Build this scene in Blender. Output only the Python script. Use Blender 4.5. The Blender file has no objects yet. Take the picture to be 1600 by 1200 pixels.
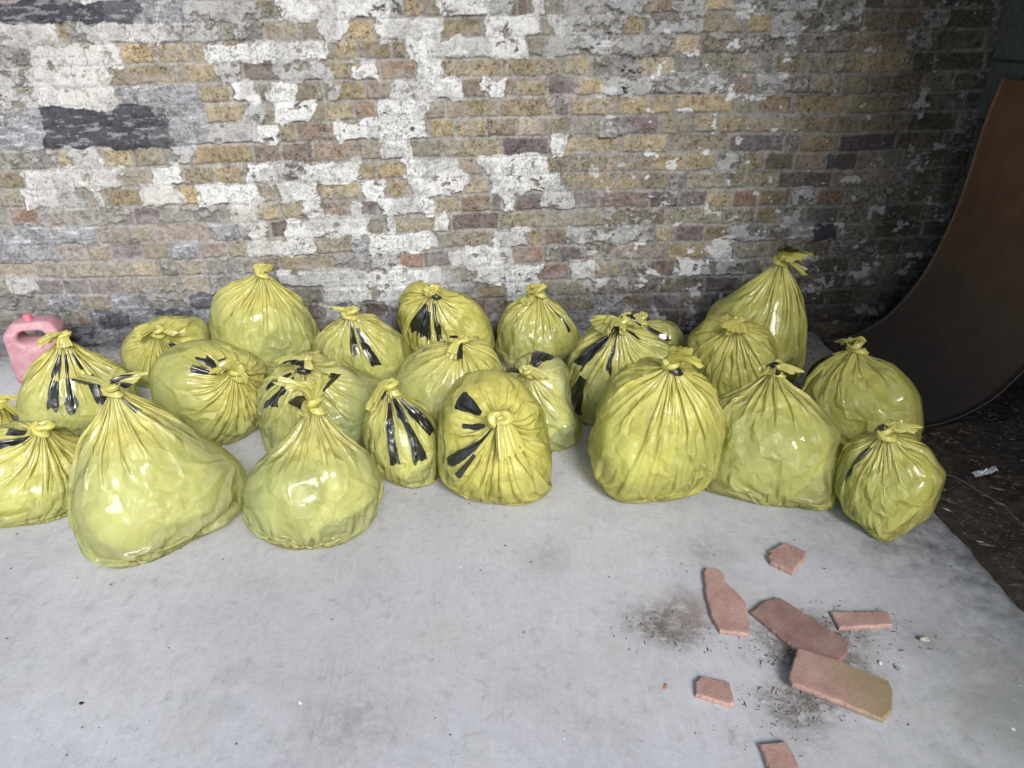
import bpy, bmesh, math, random
import numpy as np
from mathutils import Vector, Matrix
random.seed(7); rng = np.random.default_rng(7)
R = math.radians
sc = bpy.context.scene
COL = sc.collection
# ------------------------------------------------------------------ camera
PITCH, YAW, ROLL, DIST, HCAM, FPX = R(26), R(1.98), R(-1.0), 3.212, 1.332, 1200.0
fw = np.array([math.sin(YAW)*math.cos(PITCH), math.cos(YAW)*math.cos(PITCH), -math.sin(PITCH)])
rt = np.array([math.cos(YAW), -math.sin(YAW), 0.0]); up = np.cross(rt, fw)
cr, sr = math.cos(ROLL), math.sin(ROLL)
rt, up = cr*rt + sr*up, -sr*rt + cr*up
EYE = np.array([0, -DIST, HCAM])
cam = bpy.data.objects.new('camera', bpy.data.cameras.new('camera')); COL.objects.link(cam)
cam.data.sensor_width = 36; cam.data.lens = 36*FPX/1600; cam.data.clip_start = 0.02; cam.data.clip_end = 500
m = Matrix.Identity(4)
for i in range(3):
    m[i][0], m[i][1], m[i][2], m[i][3] = rt[i], up[i], -fw[i], EYE[i]
cam.matrix_world = m
sc.camera = cam
# ------------------------------------------------------------------ light
SUN_EL, SUN_AZ = R(34), R(16)          # soft daylight from behind the camera, a little from the right
world = bpy.data.worlds.new('World'); sc.world = world; world.use_nodes = True
wn = world.node_tree.nodes; bg = wn['Background']; bg.inputs[1].default_value = 0.09
sky = wn.new('ShaderNodeTexSky'); sky.sky_type = 'NISHITA'; sky.sun_disc = False
sky.sun_elevation = SUN_EL; sky.sun_rotation = R(180) - SUN_AZ; sky.air_density = 1.2; sky.dust_density = 1.5
world.node_tree.links.new(sky.outputs[0], bg.inputs[0])
sun = bpy.data.objects.new('sun', bpy.data.lights.new('sun', 'SUN')); COL.objects.link(sun)
sun.data.energy = 1.5; sun.data.angle = R(19); sun.data.color = (0.985, 0.99, 1.0)
Ldir = Vector((math.sin(SUN_AZ)*math.cos(SUN_EL), -math.cos(SUN_AZ)*math.cos(SUN_EL), math.sin(SUN_EL)))
sun.rotation_euler = Ldir.to_track_quat('Z', 'Y').to_euler()
sc.view_settings.view_transform = 'Standard'; sc.view_settings.look = 'None'
sc.view_settings.exposure = 1.34; sc.view_settings.gamma = 1
sc.cycles.max_bounces = 7; sc.cycles.transparent_max_bounces = 8
sc.cycles.use_denoising = True

# ------------------------------------------------------------------ helpers
def ray(px, py):
    d = fw + rt*(px-800)/FPX + up*(600-py)/FPX
    return d
def ground(px, py, z=0.0):
    d = ray(px, py); return EYE + d*((z-HCAM)/d[2])
def on_wall(px, py, y=0.0):
    d = ray(px, py); return EYE + d*((y-EYE[1])/d[1])
def tag(o, label=None, cat=None, group=None, kind=None):
    if label: o['label'] = label
    if cat: o['category'] = cat
    if group: o['group'] = group
    if kind: o['kind'] = kind
    return o
def link_mesh(name, verts, faces, mat, parent=None, smooth=True, attrs=None, uv=None):
    me = bpy.data.meshes.new(name)
    verts = np.asarray(verts, dtype=np.float32).reshape(-1, 3)
    if isinstance(faces, np.ndarray):
        n, k = faces.shape
        me.vertices.add(len(verts)); me.vertices.foreach_set('co', verts.ravel())
        me.loops.add(n*k); me.loops.foreach_set('vertex_index', faces.ravel().astype(np.int32))
        me.polygons.add(n); me.polygons.foreach_set('loop_start', np.arange(0, n*k, k, dtype=np.int32))
        me.update(calc_edges=True)
    else:
        me.from_pydata([tuple(map(float, v)) for v in verts], [], faces); me.update()
    if smooth: me.polygons.foreach_set('use_smooth', [True]*len(me.polygons))
    for k, a in (attrs or {}).items():
        a = np.asarray(a, dtype=np.float32)
        if a.ndim == 2:
            at = me.attributes.new(k, 'FLOAT_COLOR', 'POINT')
            if a.shape[1] == 3: a = np.concatenate([a, np.ones((len(a), 1), np.float32)], 1)
            at.data.foreach_set('color', a.ravel())
        else:
            me.attributes.new(k, 'FLOAT', 'POINT').data.foreach_set('value', a.ravel())
    if mat: me.materials.append(mat)
    o = bpy.data.objects.new(name, me); COL.objects.link(o)
    if parent: o.parent = parent
    return o
def grid_faces(n, mcols, wrap=False):
    i = np.arange(n if wrap else n-1)[:, None]; j = np.arange(mcols-1)[None, :]
    i2 = (i+1) % n
    return np.stack([i*mcols+j, i2*mcols+j, i2*mcols+j+1, i*mcols+j+1], -1).reshape(-1, 4)
def empty(name, loc, rz=0):
    o = bpy.data.objects.new(name, None); COL.objects.link(o); o.location = [float(a) for a in loc]
    o.rotation_euler.z = rz; o.empty_display_size = .05; return o

def vnoise(x, y, seed=0):
    """smooth value noise, vectorised"""
    xi = np.floor(x).astype(np.int64); yi = np.floor(y).astype(np.int64); fx = x-xi; fy = y-yi
    fx = fx*fx*(3-2*fx); fy = fy*fy*(3-2*fy)
    def h(a, b):
        n = (a*374761393 + b*668265263 + seed*1442695041) & 0xffffffff
        n = ((n ^ (n >> 13))*1274126177) & 0xffffffff
        n = ((n ^ (n >> 16))*2246822519) & 0xffffffff
        return ((n ^ (n >> 15)) & 0xffffff)/float(0xffffff)
    return (h(xi, yi)*(1-fx)+h(xi+1, yi)*fx)*(1-fy)+(h(xi, yi+1)*(1-fx)+h(xi+1, yi+1)*fx)*fy
def fbm(x, y, seed=0, octv=4, gain=.5):
    s = 0; a = 1; t = 0
    for k in range(octv):
        s = s+a*vnoise(x*2**k, y*2**k, seed+k*17); t += a; a *= gain
    return s/t
def sstep(a, b, x):
    t = np.clip((x-a)/(b-a), 0, 1); return t*t*(3-2*t)

# node helpers
class NT:
    def __init__(s, name):
        s.m = bpy.data.materials.new(name); s.m.use_nodes = True; s.t = s.m.node_tree
        s.b = s.t.nodes['Principled BSDF']; s.out = s.t.nodes['Material Output']
    def n(s, typ, **kw):
        nd = s.t.nodes.new('ShaderNode'+typ)
        for k, v in kw.items():
            if k.startswith('_'): setattr(nd, k[1:], v)
            else: nd.inputs[k.replace('__', ' ')].default_value = v
        return nd
    def l(s, a, b): s.t.links.new(a, b)
    def coord(s, scale=(1, 1, 1), rot=(0, 0, 0), out='Object'):
        tc = s.n('TexCoord'); mp = s.n('Mapping'); mp.inputs['Scale'].default_value = scale; mp.inputs['Rotation'].default_value = rot
        s.l(tc.outputs[out], mp.inputs[0]); return mp.outputs[0]
    def noise(s, vec, scale, detail=4, rough=.55, dist=0):
        nd = s.n('TexNoise', Scale=scale, Detail=detail, Roughness=rough, Distortion=dist); s.l(vec, nd.inputs['Vector']); return nd.outputs['Fac']
    def ramp(s, fac, stops):
        r = s.n('ValToRGB'); s.l(fac, r.inputs[0]); e = r.color_ramp.elements
        while len(e) < len(stops): e.new(.5)
        for q, (p, c) in zip(e, stops):
            q.position = p; q.color = (c, c, c, 1) if isinstance(c, (int, float)) else (*c, 1)
        return r.outputs[0]
    def mix(s, fac, a, b, mode='MIX'):
        nd = s.n('Mix', _data_type='RGBA', _blend_type=mode)
        for src, inp in ((fac, nd.inputs[0]), (a, nd.inputs[6]), (b, nd.inputs[7])):
            if hasattr(src, 'links'): s.l(src, inp)
            elif isinstance(src, (int, float)): inp.default_value = src if inp == nd.inputs[0] else (src, src, src, 1)
            else: inp.default_value = (*src, 1)
        return nd.outputs[2]
    def math(s, op, a, b=0.0, c=0.0, clamp=False):
        nd = s.n('Math', _operation=op, _use_clamp=clamp)
        for k, v in enumerate((a, b, c)):
            if hasattr(v, 'links'): s.l(v, nd.inputs[k])
            else: nd.inputs[k].default_value = v
        return nd.outputs[0]
    def attr(s, name, out='Fac'):
        nd = s.n('Attribute'); nd.attribute_name = name; return nd.outputs[out]
    def bump(s, h, strength=.5, dist=.01, prev=None):
        nd = s.n('Bump', Strength=strength, Distance=dist); s.l(h, nd.inputs['Height'])
        if prev is not None: s.l(prev, nd.inputs['Normal'])
        return nd.outputs[0]
    def base(s, c): s.l(c, s.b.inputs['Base Color'])
    def nor(s, c): s.l(c, s.b.inputs['Normal'])

#WALLDATA
# ------------------------------------------------------------------ brick wall (photo-observed course layout)
ROWS = {
-3: "0D 130D 165d 215b 285G 350G 400O 430W 525W 610G 630Y 658O 690W 760G 808P 826W 857O 880G 950G 1012T 1055G 1102Y 1150G 1205G 1250G 1290g 1335g 1385T 1440g 1475B",
-2: "0w 45w 92Y 110G 155w 210w 262G 330G 370g 412Y 470O 500W 537Y 585W 640W 690O 755W 800W 845O 862W 880G 930G 975O 1005G 1045G 1090Y 1163Y 1208G 1255g 1300g 1350T 1400T 1440G 1475B",
-1: "0g 50w 85w 135w 190Y 245Y 298Y 325W 400W 450W 507O 523Y 560O 612O 635W 667W 710W 760W 822O 852G 905G 950G 1003g 1050Y 1095g 1143g 1190g 1240g 1285g 1330T 1370T 1420G 1460B",
0: "0G 55w 115w 178Y 277Y 343G 380P 435G 478G 510Y 548W 595T 650W 690Y 735Y 785Y 800Y 880Y 925g 970g 995Y 1060g 1100O 1155Y 1185g 1210O 1265O 1300O 1337Y 1425B 1460B",
1: "0G 65w 120w 190b 235b 310Y 362W 405O 420W 455O 505G 522Y 572T 617W 668W 717T 760W 785T 810O 855P 900Y 948G 995G 1040G 1088G 1138T 1180G 1225g 1270Y 1315O 1360O 1400T 1445O 1490B",
2: "0b 65D 115D 165D 215D 245d 270b 320Y 390G 415O 430W 487O 510Y 553T 590W 627W 665O 697Y 780Y 865g 890Y 965Y 1055Y 1148O 1185T 1240Y 1325O 1385O 1430B",
3: "0b 70D 122D 175D 230d 270b 325G 375G 410W 437O 462T 530W 575W 622W 670Y 713Y 760T 808Y 850O 895O 940g 985P 1030O 1080Y 1120Y 1165Y 1210Y 1255T 1305T 1345O 1420B",
4: "0g 45g 90Y 108w 162Y 208O 262G 302Y 397T 440T 490T 560Y 600W 640O 690O 785P 858W 882Y 970Y 1045O 1138P 1225g 1250O 1310P 1400B",
5: "0O 40w 90w 140w 188O 235W 287O 335O 380W 430G 475W 560O 588Y 632W 680W 718T 757W 800W 850O 890O 940Y 985T 1020Y 1068O 1120G 1160O 1195B 1240T 1290B 1340T 1380O 1410g 1440B",
6: "0O 32w 60w 100G 135O 152w 163O 222w 277Y 313W 355W 405O 430W 500Y 565W 605Y 642W 700W 725Y 765W 830W 880Y 960Y 1000O 1045g 1075O 1135O 1165O 1215B 1300T 1390g 1430B",
7: "0g 15R 62g 155g 208P 250g 300g 340g 362w 400Y 437O 475W 505T 548W 560P 590W 640W 680Y 720T 768P 785W 805P 850W 893P 935P 1015P 1040g 1060P 1105Y 1145R 1185O 1235G 1275R 1320g 1380g 1420B",
8: "0b 47b 125b 152T 205Y 240T 330b 370g 395W 420P 450W 505W 575O 600W 615Y 685W 705P 780O 870O 900O 945g 980g 1040O 1125O 1165g 1180O 1215G 1260B 1310g 1370B",
9: "0b 38b 83T 135Y 172P 220Y 265b 312R 355Y 385w 440W 490O 553b 575W 630W 680O 768W 825Y 850P 890G 940G 975G 1025Y 1055P 1100O 1140G 1200g 1235b 1270D 1310g 1370B",
10: "0O 55O 100Y 163Y 205Y 248g 278Y 322g 350g 378O 437O 520g 575G 622R 662P 705W 760W 800R 850g 875P 910g 960T 1040Y 1115W 1150O 1200O 1255B 1300g",
11: "0O 20w 55P 98P 140P 188Y 212g 280Y 325g 365g 430W 475W 530W 580W 635W 690G 735W 780W 830W 845R 890w 930O 970g 1015P 1055W 1095G 1165T 1205T 1260B",
12: "0g 60T 83b 125O 175b 225g 300d 340b 395g 450O 505W 545W 575O 590W 640W 700G 745O 790W 845O 870O 925O 950g 1030O 1100P 1160B 1215O",
13: "0g 40g 112T 140b 152d 200b 240d 300b 360g 420g 460P 500W 530G 570P 610G 690P 760O 800g 860O 930G 970O 1020P 1060O 1110B",
14: "0b 50g 100d 160b 220d 280b 330g 400b 450g 520g 600b 660g 720b 800g 870b 940g 1000B 1060g 1120B",
}
#         under-brick colour      paint colour          coverage
CODES = {
 'W': ((.26,.225,.17), (.60,.60,.597), .79), 'w': ((.27,.22,.18), (.53,.52,.50), .82),
 'G': ((.23,.21,.18), (.41,.408,.405), .62), 'g': ((.22,.195,.165), (.36,.345,.33), .42),
 'b': ((.20,.19,.18), (.30,.305,.325), .66), 'D': ((.10,.10,.11), (.075,.078,.095), .80),
 'd': ((.13,.13,.14), (.12,.125,.145), .70),
 'Y': ((.335,.275,.175), (.55,.54,.53), .04), 'O': ((.265,.228,.158), (.5,.49,.48), .06),
 'T': ((.275,.215,.165), (.5,.49,.48), .07), 'P': ((.185,.145,.14), (.5,.49,.48), .07),
 'R': ((.29,.20,.17), (.5,.49,.48), .06), 'B': ((.15,.13,.11), (.34,.32,.30), .20)}
KEYS = list(CODES)
Z0, CH = 1.162, 0.075
def build_wall():
    xs = np.concatenate([np.arange(-4.2, -2.05, .03), np.arange(-2.05, 2.03, .004), [2.03]])
    zs = np.concatenate([np.arange(-.05, 1.43, .004), np.arange(1.43, 3.2, .03)])
    X, Z = np.meshgrid(xs, zs, indexing='ij')
    # wavy courses
    Zw = Z + (vnoise(X*1.3+5, Z*2, 3)-.5)*.022*sstep(.05, .4, Z) + (vnoise(X*9, Z*9, 4)-.5)*.006
    k = np.floor((Z0-Zw)/CH).astype(int)
    wx = X+(fbm(X*22, Z*22, 11, 3)-.5)*.010
    code = np.zeros(X.shape, int); de = np.ones(X.shape); bid = np.zeros(X.shape, int); brow = np.zeros(X.shape)
    px2 = X+(fbm(X*14, Z*14, 21, 4)-.5)*.09; pz2 = Zw+(fbm(X*14+40, Z*14, 22, 4)-.5)*.055
    kp = np.floor((Z0-pz2)/CH).astype(int)
    rows = {}
    for kk in range(k.min()-1, k.max()+2):
        if kk in ROWS:
            ents = ROWS[kk].split(); st = []; cd = []
            zm = Z0-CH*(kk+.5)
            for e in ents:
                px = float(e[:-1]); py = 300.
                for _ in range(6):
                    w = on_wall(px, py); py += (w[2]-zm)*400
                st.append(on_wall(px, py)[0]); cd.append(KEYS.index(e[-1]))
            # continue to the right with dirty bricks and to the left
            x = st[-1]+.2
            while x < 2.1: st.append(x); cd.append(KEYS.index(random.choice('BBBgO'))); x += random.choice((.112, .225))
            x = st[0]-.2
            st[0] -= .02
            while x > -4.4: st.insert(0, x); cd.insert(0, KEYS.index(random.choice('GbwGgY'))); x -= random.choice((.112, .225))
            # long plain runs: split over-long bricks
            st2, cd2 = [], []
            for i, s0 in enumerate(st):
                e0 = st[i+1] if i+1 < len(st) else s0+.2
                n = max(1, int(round((e0-s0)/.225))) if e0-s0 > .27 else 1
                for q in range(n): st2.append(s0+(e0-s0)*q/n); cd2.append(cd[i])
            st, cd = st2, cd2
        else:
            st = []; cd = []; x = -4.5+random.random()*.1; hdr = kk % 2 == 0
            while x < 2.1:
                st.append(x); cd.append(KEYS.index(random.choice('WWGGOYwbg' if x < .6 else 'GgOYTgB'))); x += .114 if hdr else .228
        rows[kk] = (np.array(st), np.array(cd))
    pc = np.zeros(X.shape, int)
    for kk, (st, cd) in rows.items():
        msk = k == kk
        if msk.any():
            x = wx[msk]; i = np.clip(np.searchsorted(st, x)-1, 0, len(st)-1)
            nx = np.append(st[1:], st[-1]+.2)
            code[msk] = cd[i]; bid[msk] = i+kk*131+9999
            de[msk] = np.minimum(x-st[i], nx[i]-x)
        msk = kp == kk
        if msk.any():
            i = np.clip(np.searchsorted(st, px2[msk])-1, 0, len(st)-1); pc[msk] = cd[i]
    fz = (Z0-Zw)/CH-k
    dz = np.minimum(fz, 1-fz)*CH + (fbm(X*30, Z*30, 31, 3)-.5)*.006
    d = np.minimum(de, dz)
    n0 = fbm(X*38+3, Z*38, 33, 4, .6)
    brick = sstep(.0025, .010, d+(n0-.5)*.012)                      # 0 in the joint, 1 on the brick face
    und = np.array([CODES[c][0] for c in KEYS]); pnt = np.array([CODES[c][1] for c in KEYS]); cov = np.array([CODES[c][2] for c in KEYS])
    rb = np.random.default_rng(3).random((40000, 4))
    r4 = rb[bid % 40000]
    n1 = fbm(X*55, Z*55, 41, 4, .6); n2 = fbm(X*12, Z*12, 42, 5, .6); n3 = fbm(X*150, Z*150, 43, 2); n4 = fbm(X*3, Z*3, 44, 3)
    col = und[code]*(.82+.36*r4[..., :1])*np.stack([1+.10*(r4[..., 1]-.5), np.ones_like(n1), 1-.25*(r4[..., 1]-.5)], -1)
    col = col*(.62+.76*n1[..., None])*(.8+.4*n2[..., None])
    # pits in the stock brick
    pit = (n3 > .72)*(n1 < .60); col = col*(1-.55*pit[..., None]*brick[..., None])
    mort = np.array([.30, .283, .262])*(.62+.7*n1[..., None])*(.75+.5*n4[..., None])
    col = mort*(1-brick[..., None])+col*brick[..., None]
    # paint: ragged sheets with flaked holes
    c0 = cov[pc]
    gen = fbm(X*26+7, Z*34, 51, 5, .62)
    pm = sstep(-.022, .022, c0-.5+(gen-.5)*1.45+(n2-.5)*.25)
    # sparse white spots to the right
    spot = sstep(.69, .71, fbm(X*19, Z*24, 61, 4, .6))*sstep(.2, .7, X)*.9
    pcl = pnt[pc]*(.80+.30*n1[..., None])*(.88+.24*n4[..., None])
    scuff = sstep(.60, .66, fbm(X*45, Z*60, 71, 4, .65)); pcl = pcl*(1-.30*scuff[..., None])
    Dm = ((pc == KEYS.index('D'))|(pc == KEYS.index('d'))|(pc == KEYS.index('b')))
    streak = sstep(.56, .66, fbm(X*16, Z*60, 81, 5, .65))*Dm; pcl = pcl+streak[..., None]*np.array([.20, .20, .21])*.8
    pm = np.where(Dm, np.maximum(pm, .55), pm)
    eshade = 1-.42*np.exp(-((c0-.5+(gen-.5)*1.45+(n2-.5)*.25)/.022)**2)  # crack shadows along the flake edges, painted into the colour
    crack = sstep(.0, .014, np.abs(fbm(X*11, Z*13, 91, 4, .6)-.5))*.45+.55
    jointline = sstep(.0, .0035, d)*.30+.70
    pcl = pcl*(crack*jointline)[..., None]
    col = col*(1-pm[..., None])+pcl*pm[..., None]
    col = col*eshade[..., None]
    ck2 = np.exp(-((fbm(X*17+9, Z*26, 95, 4, .6)-.5)/.006)**2)*sstep(.5, .62, fbm(X*5, Z*5, 96, 2)); col = col*(1-.55*ck2[..., None])
    pit2 = sstep(.70, .74, vnoise(X*210, Z*210, 97))*sstep(.45, .6, fbm(X*8, Z*8, 98, 3)); col = col*(1-.42*pit2[..., None])
    col = col*(1-spot[..., None])+np.array([.62, .62, .64])*spot[..., None]*(.8+.3*n1[..., None])+0
    # cement wash smeared over joints and faces, low on the left
    wash = sstep(.47, .60, fbm(X*7+3, Z*11, 111, 5, .6)+.16*sstep(-.2, -1.1, X)*sstep(.85, .35, Z)-.10*sstep(.2, .9, X)); wc = np.array([.30, .292, .28])*(.66+.62*n1[..., None])*(.8+.4*n4[..., None])
    wash = wash*.42*(1-.9*Dm); col = col*(1-wash[..., None])+wc*wash[..., None]
    # damp grime at the foot of the wall, shade towards the corner painted into the colour
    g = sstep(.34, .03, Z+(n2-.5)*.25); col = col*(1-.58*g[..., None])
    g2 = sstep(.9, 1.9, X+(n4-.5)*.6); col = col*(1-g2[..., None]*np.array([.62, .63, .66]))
    col = np.maximum(col, .004)**1.12*1.16; col = np.clip((col*.80+.20*col.mean(-1, keepdims=True))*.92, .012, .75)
    # relief
    hgt = -.006*(1-brick) + (r4[..., 2]-.5)*.007*brick + (n1-.5)*.009 + (n2-.5)*.011 - pit*.003
    hgt = np.where(pm > 0, hgt*(1-pm*.55)+.0055*pm, hgt) + (n4-.5)*.02
    hgt += np.where(r4[..., 3] > .93, -.010*brick*(1-pm), 0)
    # missing brick corner / open joint
    foot = sstep(.115, .085, Z+(n2-.5)*.03); hgt = hgt+foot*(.035+.02*(n2-.5))
    verts = np.stack([X, -hgt, Z], -1).reshape(-1, 3)
    f = grid_faces(len(xs), len(zs))
    mt = NT('old_brick'); co = mt.coord()
    c = mt.attr('brick_colour', 'Color')
    sp = mt.noise(co, 420, 3, .7); fine = mt.noise(co, 130, 4, .7)
    c = mt.mix(1.0, c, mt.ramp(sp, [(.28, .55), (.45, 1.0), (.75, 1.12)]), 'MULTIPLY')
    c = mt.mix(1.0, c, mt.ramp(fine, [(.25, .70), (.5, 1.0), (.8, 1.15)]), 'MULTIPLY')
    mt.base(c); mt.b.inputs['Roughness'].default_value = .92; mt.b.inputs['Specular IOR Level'].default_value = .2
    mt.nor(mt.bump(fine, .8, .006))
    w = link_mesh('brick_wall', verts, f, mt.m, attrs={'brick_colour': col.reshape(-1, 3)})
    tag(w, 'weathered yellow stock brick wall with flaking white paint behind the yellow bags', 'wall')
    return w
build_wall()

# ------------------------------------------------------------------ floor, soil, side wall, added overhead arch
def floor_material():
    mt = NT('trowelled_concrete'); co = mt.coord()
    big = mt.noise(co, 1.3, 5, .6, .3); mid = mt.noise(co, 6, 6, .62, .6); fin = mt.noise(co, 60, 4, .7)
    sw = mt.n('TexNoise', Scale=1, Detail=5, Roughness=.62, Distortion=1.6); mp = mt.coord((26, 7, 1), (0, 0, R(32))); mt.l(mp, sw.inputs['Vector'])
    sw2 = mt.n('TexNoise', Scale=1, Detail=4, Roughness=.62, Distortion=1.2); mp2 = mt.coord((60, 9, 1), (0, 0, R(-28))); mt.l(mp2, sw2.inputs['Vector'])
    c = mt.ramp(big, [(.30, (.425, .420, .432)), (.5, (.475, .472, .488)), (.72, (.515, .51, .52))])
    c = mt.mix(1, c, mt.ramp(mid, [(.28, .90), (.5, 1.0), (.75, 1.04)]), 'MULTIPLY')
    c = mt.mix(1, c, mt.ramp(sw.outputs['Fac'], [(.30, .95), (.5, 1.0), (.7, 1.025)]), 'MULTIPLY')
    c = mt.mix(1, c, mt.ramp(sw2.outputs['Fac'], [(.32, .965), (.5, 1.0), (.7, 1.03)]), 'MULTIPLY')
    c = mt.mix(1, c, mt.ramp(fin, [(.25, .88), (.5, 1.0), (.8, 1.05)]), 'MULTIPLY')
    # buff and pink stains
    st = mt.ramp(mt.noise(co, 3.1, 3, .6, .5), [(.60, 0.0), (.72, .55)]); c = mt.mix(st, c, (.43, .40, .345))
    st2 = mt.ramp(mt.noise(mt.coord((1, 1, 1), (0, 0, 1.0)), 2.3, 3, .6, .8), [(.62, 0.0), (.75, .40)]); c = mt.mix(st2, c, (.50, .435, .42))
    sc1 = mt.n('TexNoise', Scale=1, Detail=3, Roughness=.5, Distortion=.4); mt.l(mt.coord((150, 9, 1), (0, 0, R(38))), sc1.inputs['Vector'])
    sm1 = mt.ramp(mt.noise(co, 4.3, 3, .6), [(.45, 0.0), (.6, 1.0)]); c = mt.mix(mt.math('MULTIPLY', mt.ramp(sc1.outputs['Fac'], [(.60, 0.0), (.68, .30)]), sm1), c, (.62, .62, .65))
    sc3 = mt.n('TexNoise', Scale=1, Detail=3, Roughness=.5, Distortion=.4); mt.l(mt.coord((110, 12, 1), (0, 0, R(-22))), sc3.inputs['Vector'])
    c = mt.mix(mt.math('MULTIPLY', mt.ramp(sc3.outputs['Fac'], [(.62, 0.0), (.70, .35)]), mt.ramp(mt.noise(co, 5.1, 3, .6), [(.48, 0.0), (.62, 1.0)])), c, (.27, .27, .29))
    pt = mt.noise(co, 24, 7, .78, .2); c = mt.mix(1, c, mt.ramp(pt, [(.30, .70), (.45, .97), (.60, 1.0), (.75, 1.12)]), 'MULTIPLY')
    blt = mt.ramp(mt.noise(co, 2.2, 6, .72, .3), [(.36, .30), (.42, 0.0)]); c = mt.mix(blt, c, (.30, .305, .325))
    # local dirt painted from distances to the places where the rubble lies
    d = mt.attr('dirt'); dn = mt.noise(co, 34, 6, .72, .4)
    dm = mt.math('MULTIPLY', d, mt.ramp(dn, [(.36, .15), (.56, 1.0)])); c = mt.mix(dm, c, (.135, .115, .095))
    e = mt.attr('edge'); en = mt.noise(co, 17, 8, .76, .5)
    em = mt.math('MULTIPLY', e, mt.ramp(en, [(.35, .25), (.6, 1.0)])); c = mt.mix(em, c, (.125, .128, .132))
    r = mt.attr('red'); c = mt.mix(mt.math('MULTIPLY', r, mt.ramp(dn, [(.3, .2), (.6, 1.0)])), c, (.25, .205, .18))
    gr = mt.attr('moss'); c = mt.mix(mt.math('MULTIPLY', gr, mt.ramp(mid, [(.35, 0.0), (.58, .9)])), c, (.20, .215, .165))
    g1 = mt.noise(co, 230, 3, .75); c = mt.mix(1, c, mt.ramp(g1, [(.30, .80), (.45, 1.0), (.60, 1.0), (.75, 1.12)]), 'MULTIPLY')
    v3 = mt.n('TexVoronoi', Scale=75, Randomness=1); mt.l(co, v3.inputs['Vector']); r3 = mt.n('SeparateColor'); mt.l(v3.outputs['Color'], r3.inputs[0])
    c = mt.mix(mt.math('MULTIPLY', mt.math('LESS_THAN', v3.outputs['Distance'], mt.math('MULTIPLY', mt.math('POWER', r3.outputs[0], 5), .16)), mt.ramp(mid, [(.42, 0.0), (.6, .7)])), c, (.16, .15, .145))
    # specks
    v = mt.n('TexVoronoi', Scale=30, Randomness=1); mt.l(co, v.inputs['Vector'])
    rnd = mt.n('SeparateColor'); mt.l(v.outputs['Color'], rnd.inputs[0])
    rad = mt.math('MULTIPLY', mt.math('POWER', rnd.outputs[0], 6), .13)
    spk = mt.math('LESS_THAN', v.outputs['Distance'], rad); c = mt.mix(mt.math('MULTIPLY', spk, .85), c, (.07, .06, .055))
    v2 = mt.n('TexVoronoi', Scale=21, Randomness=1); mt.l(mt.coord((1, 1, 1), (0, 0, .7)), v2.inputs['Vector'])
    rnd2 = mt.n('SeparateColor'); mt.l(v2.outputs['Color'], rnd2.inputs[0])
    rad2 = mt.math('MULTIPLY', mt.math('POWER', rnd2.outputs[0], 8), .09)
    c = mt.mix(mt.math('LESS_THAN', v2.outputs['Distance'], rad2), c, (.72, .71, .72))
    mt.base(c); mt.b.inputs['Roughness'].default_value = .62; mt.b.inputs['Specular IOR Level'].default_value = .35
    b = mt.bump(sw.outputs['Fac'], .10, .006); b = mt.bump(mid, .25, .008, b); b = mt.bump(fin, .35, .002, b); mt.nor(b)
    return mt.m
def slab_edge(y): return 1.302 + (vnoise(y*9, y*0, 5)-.5)*.022 + (vnoise(y*40, y*0, 6)-.5)*.008
TILES = [((1010+60, 945), .10)]
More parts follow.
